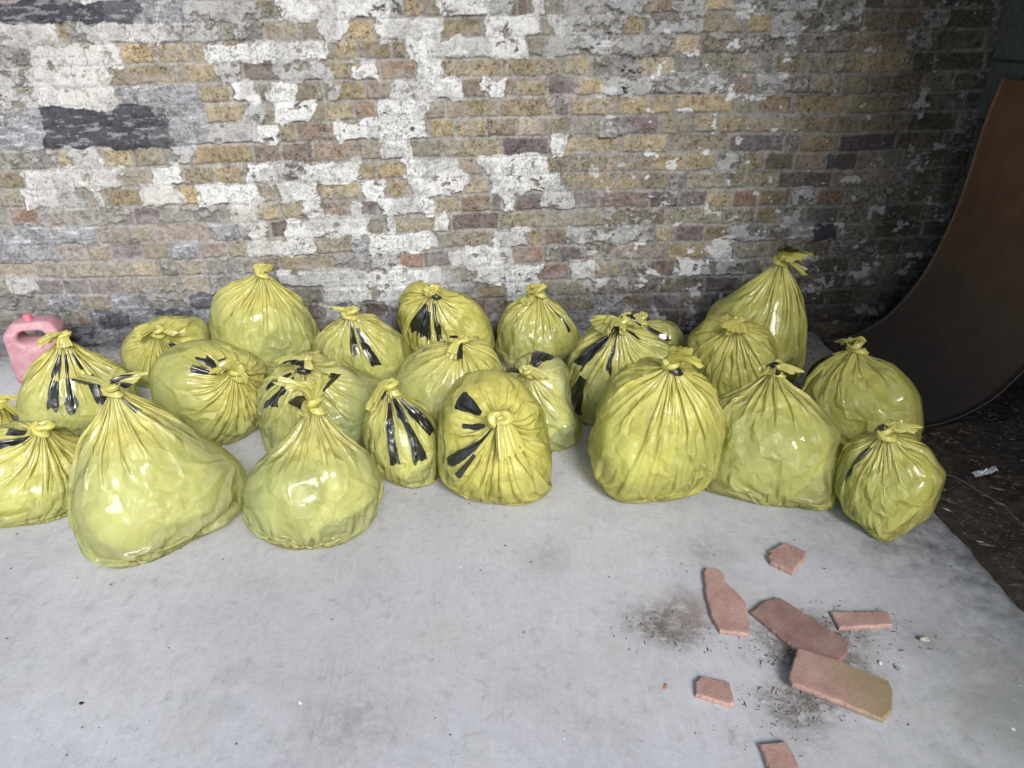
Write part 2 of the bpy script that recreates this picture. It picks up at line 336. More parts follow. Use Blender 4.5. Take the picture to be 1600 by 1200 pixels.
def build_ground():
    ys = np.concatenate([np.arange(-60, -4.2, 1.2), np.arange(-4.2, .06, .02)])
    n = 150
    t = np.linspace(0, 1, n)
    left = -60; V = []
    xs = np.concatenate([[-60, -30, -12, -6], np.linspace(-3.2, 1, n-4)])
    X = np.zeros((n, len(ys))); Y = np.zeros_like(X)
    for j, y in enumerate(ys):
        e = slab_edge(np.array([y]))[0] if y < -.9 else 1.50
        X[:, j] = np.concatenate([[-60, -30, -12, -6], -3.2+(e+3.2)*np.linspace(0, 1, n-4)**.9]); Y[:, j] = y
    Z = np.zeros_like(X)
    Z[-1, :] = -.02
    def blob(px, py, r, w=1):
        g = ground(px, py); return w*np.exp(-(((X-g[0])**2+(Y-g[1])**2)/r**2))
    dirt = blob(1070, 965, .07, .9)+blob(1050, 990, .045, .9)+blob(1010, 975, .05, .4)+blob(1220, 985, .09, .7)+blob(1290, 990, .07, .8)+blob(1235, 1030, .05, .9)+blob(1330, 1040, .06, .7) \
        + blob(1240, 1105, .05, .7)+blob(1275, 1090, .05, .8)+blob(1350, 985, .05, .6)+blob(1205, 1090, .04, .5)+blob(1440, 1000, .05, .4)+blob(1250, 1130, .06, .4)\
        + blob(1100, 855, .06, .40)+blob(1000, 965, .07, .35)+blob(850, 870, .06, .34)+blob(540, 1130, .10, .36)+blob(700, 790, .10, .2)+blob(350, 960, .14, .16)
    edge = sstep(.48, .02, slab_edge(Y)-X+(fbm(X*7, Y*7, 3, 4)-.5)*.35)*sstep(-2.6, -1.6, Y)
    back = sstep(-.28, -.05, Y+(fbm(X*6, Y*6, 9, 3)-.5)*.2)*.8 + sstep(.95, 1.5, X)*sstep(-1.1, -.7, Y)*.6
    moss = sstep(.45, 1.2, X)*sstep(-1.65, -2.2, Y)*.8
    red = blob(1085, 955, .05, 1.0)+blob(1060, 980, .04, .8)+blob(1065, 930, .03, .6)
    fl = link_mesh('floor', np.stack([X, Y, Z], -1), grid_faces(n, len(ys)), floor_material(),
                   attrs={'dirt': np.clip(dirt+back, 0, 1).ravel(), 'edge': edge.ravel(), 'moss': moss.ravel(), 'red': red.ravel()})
    tag(fl, 'pale grey trowelled concrete floor', kind='structure'); del_cat(fl)
    # soil strip beside the slab
    mt = NT('dark_soil'); co = mt.coord()
    a = mt.noise(co, 18, 8, .75, .5); b = mt.noise(co, 120, 4, .7)
    c = mt.ramp(a, [(.3, (.022, .016, .011)), (.5, (.058, .042, .029)), (.68, (.10, .076, .054)), (.8, (.17, .135, .10))])
    mt.base(mt.mix(1, c, mt.ramp(b, [(.3, .6), (.7, 1.3)]), 'MULTIPLY')); mt.b.inputs['Roughness'].default_value = .95
    mt.nor(mt.bump(a, .9, .02, mt.bump(b, .8, .004)))
    xs = np.linspace(1.22, 2.03, 130); ys = np.concatenate([np.arange(-8, -2.6, .2), np.linspace(-2.6, .04, 330)])
    X, Y = np.meshgrid(xs, ys, indexing='ij')
    Z = -.012+(fbm(X*6, Y*6, 3, 5)-.4)*.05*sstep(1.22, 1.45, X)+(fbm(X*45, Y*45, 8, 3)-.5)*.012 - .014*sstep(1.32, 1.24, X); Z = np.where(Y > -.9, Z-.02-.012*(X < 1.56), Z)
    s = link_mesh('ground', np.stack([X, Y, Z], -1), grid_faces(len(xs), len(ys)), mt.m)
    tag(s, 'strip of dark loose soil beside the concrete slab', kind='structure')
def del_cat(o):
    if 'category' in o: del o['category']
build_ground()

def box_verts(x0, x1, y0, y1, z0, z1):
    return [(x, y, z) for x in (x0, x1) for y in (y0, y1) for z in (z0, z1)], [(0, 1, 3, 2), (4, 6, 7, 5), (0, 4, 5, 1), (2, 3, 7, 6), (0, 2, 6, 4), (1, 5, 7, 3)]
def build_side():
    mt = NT('grey_block'); co = mt.coord()
    tc = mt.n('TexCoord'); sx = mt.n('SeparateXYZ'); mt.l(tc.outputs['Object'], sx.inputs[0]); cb = mt.n('CombineXYZ'); mt.l(sx.outputs[1], cb.inputs[0]); mt.l(sx.outputs[2], cb.inputs[1])
    br = mt.n('TexBrick', Scale=1.0); mt.l(cb.outputs[0], br.inputs['Vector'])
    br.inputs['Color1'].default_value = (.045, .052, .048, 1); br.inputs['Color2'].default_value = (.06, .066, .06, 1); br.inputs['Mortar'].default_value = (.02, .02, .019, 1)
    br.inputs['Brick Width'].default_value = .45; br.inputs['Row Height'].default_value = .225; br.inputs['Mortar Size'].default_value = .006
    n = mt.noise(co, 30, 6, .7)
    mt.base(mt.mix(1, br.outputs['Color'], mt.ramp(n, [(.3, .6), (.7, 1.25)]), 'MULTIPLY')); mt.b.inputs['Roughness'].default_value = .95
    mt.nor(mt.bump(br.outputs['Fac'], -.8, .01, mt.bump(n, .5, .01)))
    v, f = box_verts(2.03, 2.25, -4.6, .05, -.1, 3.2)
    w = link_mesh('block_wall', v, f, mt.m, smooth=False)
    tag(w, 'dark grey block side wall meeting the brick wall at the right corner', 'wall')
    mt = NT('shading_vault'); n = mt.noise(mt.coord(), 12, 6, .7)
    mt.base(mt.ramp(n, [(.3, (.06, .055, .05)), (.7, (.16, .145, .125))])); mt.b.inputs['Roughness'].default_value = .95
    n_ = 24; V = []
    for y in (0.05, -2.6):
        for r_ in (0, .15):
            for i in range(n_+1):
                a = math.pi*i/n_; V.append((-1.0+3.1*math.cos(a)*(1+r_/3), y, 3.0+.55*math.sin(a)+r_))
    m_ = n_+1; F = []
    for i in range(n_):
        F += [(i, i+1, 2*m_+i+1, 2*m_+i), (m_+i, 3*m_+i, 3*m_+i+1, m_+i+1), (2*m_+i, 2*m_+i+1, 3*m_+i+1, 3*m_+i), (i, m_+i, m_+i+1, i+1)]
    c = link_mesh('shading_arch', V, F, mt.m); tag(c, 'unseen arch added overhead to keep sky light off the corner', kind='structure')  # out of view, added to block the sky and darken the corner
build_side()
def build_board():
    prof = [(1.47, .002), (1.56, .012), (1.66, .055), (1.752, .135), (1.853, .305), (1.925, .572), (1.955, .893), (1.985, 1.06)]
    P = np.array(prof); tt = np.linspace(0, len(P)-1, 90); i = np.clip(tt.astype(int), 0, len(P)-2); f = (tt-i)[:, None]
    def cr_(i, f):
        p0, p1, p2, p3 = P[np.clip(i-1, 0, len(P)-1)], P[i], P[i+1], P[np.clip(i+2, 0, len(P)-1)]
        return .5*((2*p1)+(-p0+p2)*f+(2*p0-5*p1+4*p2-p3)*f*f+(-p0+3*p1-3*p2+p3)*f**3)
    C = cr_(i, f); T = np.gradient(C, axis=0); N = np.stack([T[:, 1], -T[:, 0]], 1)/np.linalg.norm(T, axis=1)[:, None]
    ys = np.linspace(-.94, -.17, 30)
    Vt = [(c[0], y, max(c[1], .003)+.009) for c in C for y in ys]; Vb = [(c[0]+nn[0]*.009, y, c[1]+nn[1]*.009+.009) for c, nn in zip(C, N) for y in ys]
    n, mm = len(C), len(ys); g = grid_faces(n, mm); F = [tuple(q) for q in g] + [tuple(q+n*mm)[::-1] for q in g]; o = n*mm
    for a in range(n-1): F += [(a*mm, (a+1)*mm, (a+1)*mm+o, a*mm+o), (a*mm+mm-1, a*mm+mm-1+o, (a+1)*mm+mm-1+o, (a+1)*mm+mm-1)]
    for b in range(mm-1): F += [(b, b+o, b+1+o, b+1), ((n-1)*mm+b, (n-1)*mm+b+1, (n-1)*mm+b+1+o, (n-1)*mm+b+o)]
    mt = NT('brown_ply'); gr = mt.noise(mt.coord((4, 60, 4)), 1, 5, .6, .4); sc_ = mt.noise(mt.coord((1, 1, 1)), 9, 5, .65)
    c = mt.ramp(gr, [(.3, (.10, .046, .02)), (.6, (.13, .062, .028)), (.8, (.16, .078, .035))]); gz = mt.n('TexCoord'); gs = mt.n('SeparateXYZ'); mt.l(gz.outputs['Object'], gs.inputs[0]); c = mt.mix(mt.ramp(gs.outputs[2], [(.02, 1.0), (.75, 0.0)]), c, (.040, .033, .027))
    mt.base(mt.mix(1, c, mt.ramp(sc_, [(.3, .7), (.7, 1.1)]), 'MULTIPLY')); mt.b.inputs['Roughness'].default_value = .7
    mt.nor(mt.bump(gr, .2, .002))
    b = link_mesh('curved_board', Vt+Vb, F, mt.m, smooth=True)
    tag(b, 'large brown sheet of board bent in a curve up against the dark side wall', 'board')
build_board()
# ------------------------------------------------------------------ refuse bags: thin film draped over its contents by a small cloth solver
# outline (x,y ...) in photo pixels gives true size once put at the bag's own distance; knot; bottom; depth ratio; lift of the knot
BAGS = [
 dict(n='b1', o=[330,468,352,447,385,436,415,434,445,450,472,468,500,512,505,560,470,590,420,600,360,590,335,560,326,510], k=(413,446), lift=.035, tail=(0,.045), dr=.80,
      ink=[(20,6,.14,.9),(33,4,.16,.75)], pale=.5, lab='tall pointed yellow bag against the wall at left, knot at its peak'),
 dict(n='b2', o=[183,550,205,515,232,497,262,490,310,493,330,515,335,560,320,600,260,615,215,600,190,580], k=(248,530), lift=.03, tail=(-.01,.03), dr=.7,
      ink=[(-20,9,.30,.7)], pale=.5, lab='low yellow bag with a floppy knot squeezed between others at the left wall'),
 dict(n='b3', o=[228,590,245,553,285,530,340,524,385,540,415,565,422,610,412,660,385,692,345,702,300,690,262,665,235,635], k=(362,592), lift=.03, tail=(-.02,.045), dr=.85,
      ink=[(120,8,.16,.65),(98,6,.14,.45),(140,6,.3,.7)], pale=.45, lab='round yellow bag, knot facing front, green item showing through its side'),
 dict(n='b4', o=[40,590,62,555,85,540,115,540,160,555,200,575,222,610,215,650,180,685,120,700,60,690,28,650,28,620], k=(106,553), lift=.04, tail=(-.035,.03), dr=.75,
      ink=[(-104,8,.20,.45),(-104,7,.52,1.15),(-130,9,.20,.5),(-128,8,.58,1.1),(-66,8,.2,.5),(-62,10,.58,1.15)], pale=.45, lab='yellow bag beside the pink container with broken black stripes on its front'),
 dict(n='b5', o=[-20,665,20,655,70,660,110,668,140,690,150,740,130,800,90,822,30,828,-20,822,-50,780,-50,710], k=(66,690), lift=.03, tail=(.01,.02), dr=.8,
      ink=[(140,6,.12,.5),(160,5,.2,.6)], pale=.5, lab='squat yellow bag cut by the left edge of the photo, knot flat on top'),
 dict(n='b6', o=[165,655,190,625,225,612,262,640,310,678,355,710,378,738,372,790,340,830,290,862,230,882,180,888,140,870,112,835,102,790,120,720,145,670], k=(190,645), lift=.045, tail=(.02,.05), dr=.72,
      ink=[(-48,7,.08,.26)], pale=.7, lab='largest yellow bag, front left, slumping right from a tall pinched neck'),
 dict(n='b7', o=[400,710,440,690,470,668,505,664,530,688,570,700,597,735,605,765,590,800,555,835,500,857,455,862,410,845,380,800,376,750], k=(492,668), lift=.05, tail=(.01,.07), dr=.85,
      ink=[], pale=.75, lab='wide round pale yellow bag at the front with a thin upright tied neck'),
 dict(n='b8', o=[395,620,410,585,445,560,480,545,530,560,580,580,606,605,605,660,580,700,520,720,440,715,412,690,398,650], k=(478,584), lift=.02, tail=(0,.04), dr=.75,
      ink=[(-166,10,.2,.75),(168,7,.2,.6)], pale=.65, lab='boxy yellow bag with two black stripes across its left shoulder'),
 dict(n='b9', o=[488,540,505,512,535,497,570,492,605,508,635,530,645,560,640,600,600,620,540,610,500,590], k=(551,506), lift=.025, tail=(0,.02), dr=.8,
      ink=[(-95,9,.14,.75),(-62,9,.25,1.1)], pale=.4, lab='small domed yellow bag in the back row, two black stripes fanning down its front'),
 dict(n='b10', o=[562,650,575,628,600,618,640,618,672,640,690,670,692,710,680,750,650,770,615,755,585,730,565,690], k=(612,628), lift=.03, tail=(-.03,.0), dr=.8,
      ink=[(-100,8,.18,1.3),(-62,9,.15,1.35),(-27,11,.2,1.0)], pale=.5, lab='narrow yellow bag with three long glossy black stripes running down from its knot'),
 dict(n='b11', o=[620,480,628,455,650,440,690,445,725,455,755,475,772,510,778,550,740,580,680,580,640,560,625,520], k=(681,468), lift=.02, tail=(-.01,.01), dr=.85,
      ink=[(-155,15,.22,.75),(-130,7,.3,.8),(-98,8,.16,.8)], pale=.3, lab='plump yellow bag at the middle of the wall, black patches left of its knot'),
 dict(n='b12', o=[612,590,630,560,665,540,712,534,750,530,776,548,785,590,780,640,740,690,680,700,630,680,600,640], k=(715,552), lift=.02, tail=(.02,.03), dr=.8,
      ink=[(165,4,.25,.6)], pale=.55, lab='yellow bag with small tight knot and curled black tip behind the narrow striped bag'),
 dict(n='b13', o=[680,655,690,620,715,590,750,577,800,585,840,620,858,665,866,720,860,765,832,792,780,788,720,778,690,755,677,710], k=(780,670), lift=.035, tail=(.005,-.02), dr=.9,
      ink=[(-174,6,.14,.95),(152,4,.25,.6),(128,7,.35,.75),(-158,4,.5,.95)], pale=.05, lab='bright lemon bag at the front, knot facing the camera, black patches upper left'),
 dict(n='b14', o=[780,590,800,560,840,545,880,560,893,590,890,620,905,650,906,680,880,705,840,712,800,690,785,640], k=(826,590), lift=.012, tail=(0,.01), dr=.8,
      ink=[(122,12,.16,.7),(62,12,.16,.7),(172,10,.3,.7)], pale=.75, lab='pale greenish bag with a frilled top and black fans either side of its knot'),
 dict(n='b15', o=[775,505,795,478,825,465,860,468,890,490,908,520,905,560,870,590,810,585,780,550], k=(842,472), lift=.03, tail=(-.02,.02), dr=.85,
      ink=[(-28,4,.2,.9)], pale=.5, lab='pointed yellow bag at the wall with a thin black line down its right shoulder'),
 dict(n='b16', o=[888,560,900,525,925,505,960,502,1010,515,1050,530,1075,560,1070,610,1020,660,960,672,910,665,892,610], k=(970,528), lift=.03, tail=(-.06,.02), dr=.7,
      ink=[(-165,10,.2,.8),(-112,6,.12,.65),(-148,10,.9,1.5),(5,6,.12,.3)], pale=.45, lab='crumpled yellow bag behind the big round one, its twisted neck flopped to the left'),
 dict(n='b17', o=[955,520,975,500,1010,497,1050,503,1068,525,1065,560,1010,580,965,560], k=(1001,508), lift=.015, tail=(0,.0), dr=.8,
      ink=[(-22,8,.2,.9)], pale=.5, lab='small low yellow bag half hidden at the wall, only its wrapped top in sight'),
 dict(n='b18', o=[935,620,960,582,1000,560,1040,553,1075,562,1110,600,1130,640,1138,690,1125,735,1080,768,1020,780,965,783,940,750,920,700,920,655], k=(1046,592), lift=.02, tail=(.0,.04), dr=.9,
      ink=[], pale=.1, lab='big round bright yellow bag in the front row with curled black tips at its knot'),
 dict(n='b19', o=[1072,540,1085,505,1115,490,1165,493,1205,515,1222,560,1226,600,1190,640,1120,640,1085,600], k=(1150,520), lift=.02, tail=(0,.02), dr=.85,
      ink=[], pale=.2, lab='yellow bag with loosely gathered top directly in front of the tallest bag at right'),
 dict(n='b20', o=[1110,475,1150,450,1190,428,1235,430,1255,460,1262,510,1255,560,1235,600,1170,610,1110,590,1090,530], k=(1212,436), lift=.05, tail=(.015,.04), dr=.75,
      ink=[(160,5,.15,1.3)], pale=.35, lab='highest yellow bag at the right of the wall, tied in a peak'),
 dict(n='b21', o=[1108,620,1150,610,1205,598,1240,603,1280,625,1312,665,1318,700,1308,760,1300,793,1230,798,1150,790,1105,765,1095,720,1098,660], k=(1207,602), lift=.035, tail=(.0,.015), dr=.75,
      ink=[(170,7,.18,.5)], pale=.55, lab='broad flat bottomed yellow bag at front right, straight folds fanning from its top'),
 dict(n='b22', o=[1258,600,1275,570,1310,552,1350,562,1400,570,1440,605,1448,650,1440,685,1400,710,1330,715,1275,700,1255,650], k=(1338,562), lift=.03, tail=(-.03,.03), dr=.8,
      ink=[(165,8,.3,.9)], pale=.25, lab='yellow bag beside the curved brown board, small horn like tip'),
 dict(n='b23', o=[1310,720,1325,690,1355,672,1400,670,1445,690,1474,725,1476,755,1455,800,1415,830,1380,850,1350,830,1320,800,1304,760], k=(1385,694), lift=.02, tail=(0,.015), dr=.8,
      ink=[(-150,6,.25,.9)], pale=.25, lab='small loosely filled yellow bag at the far right end of the front row'),
 dict(n='b24', o=[-75,650,-40,628,0,632,22,648,26,690,0,712,-45,715,-80,690], k=(-6,640), lift=.02, tail=(.01,.02), dr=.8,
      ink=[], pale=.3, lab='yellow bag just showing at the left edge behind the squat one'),
]
def prep(b, ntab=96):
    P = np.array(b['o'], float).reshape(-1, 2)
    P = P[:, :]
    ib = np.argmax(P[:, 1]); G = ground(P[ib, 0], P[ib, 1]-20)
    c2 = np.array([(P[:, 0].min()+P[:, 0].max())/2, (P[:, 1].min()+P[:, 1].max())/2])
    d = ray(*c2); dn = d/np.linalg.norm(d); t = (G-EYE)@dn; C = EYE+dn*t
    Rx = np.cross(dn, [0, 0, 1]); Rx /= np.linalg.norm(Rx); Uy = np.cross(Rx, dn)
    ab = []
    for q in P:
        r = ray(*q); s = t/(r@dn); W = EYE+r*s-C; ab.append((W@Rx, W@Uy))
    ab = np.array(ab)
    # dense closed curve, then radius by angle
    Q = []
    n = len(ab)
    for i in range(n):
        p0, p1, p2, p3 = ab[i-1], ab[i], ab[(i+1) % n], ab[(i+2) % n]
        for f in np.linspace(0, 1, 14, endpoint=False):
            Q.append(.5*((2*p1)+(-p0+p2)*f+(2*p0-5*p1+4*p2-p3)*f*f+(-p0+3*p1-3*p2+p3)*f**3))
    Q = np.array(Q); an = np.arctan2(Q[:, 1], Q[:, 0]) % (2*math.pi); rr = np.hypot(Q[:, 0], Q[:, 1]); so = np.argsort(an)
    an, rr = an[so], rr[so]; an = np.concatenate([an-2*math.pi, an, an+2*math.pi]); rr = np.tile(rr, 3)
    tab = np.interp(np.arange(ntab)*2*math.pi/ntab, an, rr); tab = (np.roll(tab, 1)+2*tab+np.roll(tab, -1))/4*1.0
    r = ray(*b['k']); s = t/(r@dn); W = EYE+r*s-C; ka, kb = W@Rx, W@Uy
    mean = tab.mean(); D = mean*b['dr']
    ro = np.interp(math.atan2(kb, ka) % (2*math.pi), np.arange(ntab+1)*2*math.pi/ntab, np.append(tab, tab[0]))
    q = min(.94, math.hypot(ka, kb)/ro); kc = D*math.sqrt(max(0, 1-q*q))
    b.update(C=C, A=np.stack([Rx, Uy, -dn]), tab=tab, D=D, kdir=np.array([ka, kb, kc]), size=mean)
    return b
def solve_bags(bags):
    B = len(bags); nt = len(bags[0]['tab'])
    C = np.stack([b['C'] for b in bags])[:, None, None]; A = np.stack([b['A'] for b in bags])
    T = np.stack([np.append(b['tab'], b['tab'][0]) for b in bags]); D = np.array([b['D'] for b in bags])[:, None, None]
    size = np.array([b['size'] for b in bags])[:, None, None]
    bi = np.arange(B)[:, None, None]; PW = 2.3
    nu, nv = 96, 56; HB = size*.45; TUCK = 1.0
    ANG = {}; av = np.linspace(0, 1, nv)**1.25*(math.pi-.05)+.05; ANG[nv] = av[None, None]; ANG[nv*2-1] = np.interp(np.linspace(0, nv-1, nv*2-1), np.arange(nv), av)[None, None]
    rl = np.random.default_rng(77); LW = rl.normal(0, 1, (B, 7, 3))*3.2; LP = rl.random((B, 7))*6.28; LA = rl.random((B, 7))*.030
    def local(X): return np.einsum('buvk,bjk->buvj', X-C, A)
    def lumps(L):
        n = L/(np.linalg.norm(L, axis=-1, keepdims=True)+1e-9); s_ = 0
        for q in range(7): s_ = s_+LA[:, q, None, None]*np.cos((n*LW[:, q, None, None]).sum(-1)+LP[:, q, None, None])
        return s_
    def func(L):
        ph = (np.arctan2(L[..., 1], L[..., 0]) % (2*math.pi))/(2*math.pi)*nt; i = np.minimum(ph.astype(int), nt-1); f = ph-i
        ro = T[bi, i]*(1-f)+T[bi, i+1]*f
        return ((np.hypot(L[..., 0], L[..., 1])/ro)**PW+(np.abs(L[..., 2])/D)**PW)**(1/PW)
    def collide(X, s=.945):
        z = np.clip(1-X[..., 2]/HB, 0, 1)**2; sc_ = 1/(1-.13*z); Y = X.copy(); Y[..., :2] = C[..., :2]+(X[..., :2]-C[..., :2])*sc_[..., None]
        Lx = local(Y); f = func(Lx)/(1+lumps(Lx)); k = np.maximum(s/np.maximum(f, 1e-4), 1)
        an_ = ANG[X.shape[2]]; k = np.where((f > 1.06) & (an_ > 1.0), 1.06/np.maximum(f, 1e-4), k)
        X = C+(X-C)*k[..., None]
        X[..., 2] = np.maximum(X[..., 2], .003); X[..., 1] = np.minimum(X[..., 1], -.02)
        return X
    kd = np.stack([b['kdir'] for b in bags]); kn = kd/np.linalg.norm(kd, axis=1, keepdims=True)
    u = np.arange(nu)/nu*2*math.pi; v = np.linspace(0, 1, nv)**1.25; ang = .05+(math.pi-.05)*v
    # angle 0 = image right, counter-clockwise about the knot as seen from the front
    e1 = np.array([1., 0, 0])[None]-kn*kn[:, :1]; e1 /= np.linalg.norm(e1, axis=1, keepdims=True); e2 = np.cross(kn, e1)
    dirs = kn[:, None, None]*np.cos(ang)[None, None, :, None]+(e1[:, None, None]*np.cos(u)[None, :, None, None]+e2[:, None, None]*np.sin(u)[None, :, None, None])*np.sin(ang)[None, None, :, None]
    f = func(dirs); L = dirs/f[..., None]
    k0 = kn/func(kn[:, None, None])[:, 0]     # surface point under the knot
    X = C+np.einsum('buvj,bjk->buvk', L, A)
    upk = np.einsum('bj,bjk->bk', kn, A)*.6+np.array([0, 0, .55]); lift = np.array([b['lift'] for b in bags])
    K = C[:, 0, 0]+np.einsum('bj,bjk->bk', k0, A)+upk*lift[:, None]
    S0 = C[:, 0, 0]+np.einsum('bj,bjk->bk', k0, A)
    w = np.exp(-(ang/.42)**1.1); X = X+(K-S0)[:, None, None]*w[None, None, :, None]
    ring = .011; X0 = X[:, :, :1].mean(1, keepdims=True); X[:, :, :1] = K[:, None, None]+(X[:, :, :1]-X0)/np.linalg.norm(X[:, :, :1]-X0, axis=-1, keepdims=True)*ring
    X = collide(X)
    ru = np.linalg.norm(np.roll(X, -1, 1)-X, axis=-1); rv = np.linalg.norm(X[:, :, 1:]-X[:, :, :-1], axis=-1)
    rum = np.maximum(ru, ru.mean(1, keepdims=True)*.6)
    ringl = rum.sum(1, keepdims=True); girth = ringl.max(2, keepdims=True)
    ex = np.clip(girth*.95/ringl, 1, 2.1); reach = np.stack([.50+.95*vnoise(np.cos(u)*2.6+q*7, np.sin(u)*2.6, 60+q)**1.3 for q in range(B)])[:, :, None]; ex = 1+(ex-1)*np.exp(-np.maximum(ang[None, None]-reach, 0)**2/.22); ex = np.maximum(ex, 1.02)
    ex[:, :, 0] = 1
    ru = rum*ex; pn = np.stack([vnoise(np.cos(np.arange(nu)/nu*6.283)[:, None]*2.2+q*5+0*ang[None, 1:], np.sin(np.arange(nu)/nu*6.283)[:, None]*2.2+ang[None, 1:]*2.4, 40+q) for q in range(B)]); rv = rv*(.99+.012*np.clip(pn-.35, 0, 1))
    r2 = np.random.default_rng(21)
    N = X-C; N /= np.linalg.norm(N, axis=-1, keepdims=True)
    ns = np.zeros(X.shape[:3]); sl = 0
    for mode in list(range(3, 11))+list(range(12, 24, 4)):
        ph = r2.random((B, 1, 1))*6.28; amp = (.3+r2.random((B, 1, 1)))*(1 if mode < 13 else .8)/mode**.75; tw = (r2.random((B, 1, 1))-.5)*.9
        ns += amp*np.cos(mode*u[None, :, None]+ph+tw*v[None, None]*3); sl = sl+(amp*mode)**2/2
    rad_ = ringl/(2*math.pi); a_ = np.sqrt(2*(ex-1)*.7)/np.sqrt(sl)*rad_
    env = .3+1.3*np.stack([vnoise(u[:, None]*3.1+q*9+0*v[None], v[None]*3+0*u[:, None], q) for q in range(B)])
    X = X+N*(ns*a_*env*np.minimum(1, (ang-.05)/.10)[None, None])[..., None]
    X = X+r2.normal(0, .0006, X.shape); X = collide(X)
    def cons(X, sa, sb, rest, k, mode=0):
        a = X[sa]; b = X[sb]; d = b-a; L_ = np.sqrt((d*d).sum(-1))+1e-9
        c = (L_-rest)/L_
        if mode == 1: c = np.minimum(c, 0)      # only push apart (bending)
        d *= (c*(.5*k))[..., None]; X[sa] = a+d; X[sb] = b-d
    def run(X, ru, rv, iters, K, grav, press, kb, sm=.07):
        nu, nv = X.shape[1:3]; V = np.zeros_like(X); top = X[:, :, 0].copy()
        ru1 = np.minimum(ru[:, :, :-1], 9); dg = 0.99*np.sqrt(((ru[:, :, :-1]+ru[:, :, 1:])/2)**2+rv**2)
        bu = (ru+np.roll(ru, -1, 1))*.80
        for it in range(iters):
            P = X.copy(); X = X+V*.90; X[..., 2] -= grav
            if press:
                du = np.roll(X, -1, 1)-np.roll(X, 1, 1); dv = np.gradient(X, axis=2); n = np.cross(dv, du); n /= np.linalg.norm(n, axis=-1, keepdims=True)+1e-9
                sgn = np.sign((n*(X-C)).sum(-1).mean((1, 2)))[:, None, None, None]; X += n*sgn*press*(1-it/iters)
            # wrap constraints via padded copy
            for par in (0, 1):
                a = slice(par, nu-1, 2); b_ = slice(par+1, nu, 2); n_ = len(range(*b_.indices(nu))); a = slice(par, par+2*n_, 2)
                cons(X, (slice(None), a), (slice(None), b_), ru[:, a], .9)
            i0 = (slice(None), slice(nu-1, nu)); i1 = (slice(None), slice(0, 1)); cons(X, i0, i1, ru[:, nu-1:nu], .9)
            for par in (0, 1):
                n_ = (nv-par)//2; a = slice(par, par+2*n_, 2); b_ = slice(par+1, par+1+2*n_, 2)
                n_ = min(len(range(*a.indices(nv))), len(range(*b_.indices(nv)))); a = slice(par, par+2*n_, 2); b_ = slice(par+1, par+2*n_, 2)
                cons(X, (slice(None), slice(None), a), (slice(None), slice(None), b_), rv[:, :, a], 1.0)
            for sx in (1, -1):
                Y = np.roll(X, -sx, 1)                     # diagonals, both senses (Jacobi halves)
                d = Y[:, :, 1:]-X[:, :, :-1]; L_ = np.sqrt((d*d).sum(-1))+1e-9; c = d*((L_-dg)/L_*.22)[..., None]
                X[:, :, :-1] += c; Y = np.zeros_like(X); Y[:, :, 1:] = c; X -= np.roll(Y, sx, 1)
            Y = np.roll(X, -2, 1); d = Y-X; L_ = np.sqrt((d*d).sum(-1))+1e-9; c = d*(np.minimum((L_-bu)/L_, 0)*kb)[..., None]; X += c; X -= np.roll(c, 2, 1)
            if it % 2 == 0:
                d = X[:, :, 2:]-X[:, :, :-2]; m_ = (X[:, :, 2:]+X[:, :, :-2])/2-X[:, :, 1:-1]; X[:, :, 1:-1] += m_*sm
            X = collide(X); X[:, :, 0] = top
            V = np.clip(X-P, -.004, .004)
        return X
    X = run(X, ru, rv, 110, K, .00010, 0, .05)
    # refine: double the mesh, let small wrinkles grow
    def up_(X, wrap_u=True):
        Y = np.empty((X.shape[0], X.shape[1]*2)+X.shape[2:]); Y[:, ::2] = X; Y[:, 1::2] = (X+np.roll(X, -1, 1))/2
        Z = np.empty((Y.shape[0], Y.shape[1], Y.shape[2]*2-1)+Y.shape[3:]); Z[:, :, ::2] = Y; Z[:, :, 1::2] = (Y[:, :, 1:]+Y[:, :, :-1])/2
        return Z
    ru2 = up_(ru)/2*1.02; rvp = np.concatenate([rv, rv[:, :, -1:]], 2); rv2 = up_(rvp)[:, :, :-1][:, :, :X.shape[2]*2-2]/2*1.004
    X = up_(X); X = X+r2.normal(0, .0005, X.shape); X = collide(X)
    X = run(X, ru2, rv2, 50, K, .00003, 0, .03, .02)
    NU, NV = X.shape[1:3]; aa = ANG[NV][0, 0]; uu = np.arange(NU)/NU
    du = np.roll(X, -1, 1)-np.roll(X, 1, 1); dv = np.gradient(X, axis=2); nn = np.cross(dv, du); nn /= np.linalg.norm(nn, axis=-1, keepdims=True)+1e-9
    nn *= np.sign((nn*(X-C)).sum(-1).mean((1, 2)))[:, None, None, None]
    for (ku, kv, amp) in ((6, 1.1, .095), (10, 1.4, .052), (20, 3.2, .016)):
        for q in range(B):
            kq = ku+int(r2.integers(-2, 3)); seeds = r2.random((kq*8, 2))*np.array([1, 3.3]); au = uu[:, None]+(vnoise(uu[:, None]*6, aa[None]*2, q)-.5)*.02*(aa[None] > .3)
            d1 = np.full((NU, NV), 9.); d2 = d1.copy()
            for sx, sy in seeds:
                dx = np.abs(au-sx); dx = np.minimum(dx, 1-dx)*kq; dd = np.sqrt(dx*dx+((aa[None]-sy)*kv)**2); d2 = np.minimum(d2, np.maximum(dd, d1)); d1 = np.minimum(d1, dd)
            h = np.clip(d2-d1, 0, .55)-.22; sg = 1 if q % 3 else -1
            mk = np.clip(vnoise(uu[:, None]*5+q, aa[None]*1.3, 7+q)*1.8-.3, 0, 1)
            X[q] += nn[q]*(h*amp*sg*mk*np.minimum(1, (aa-.05)/.4)[None]*size[q, 0, 0])[..., None]
    X[..., 2] = np.maximum(X[..., 2], .002)
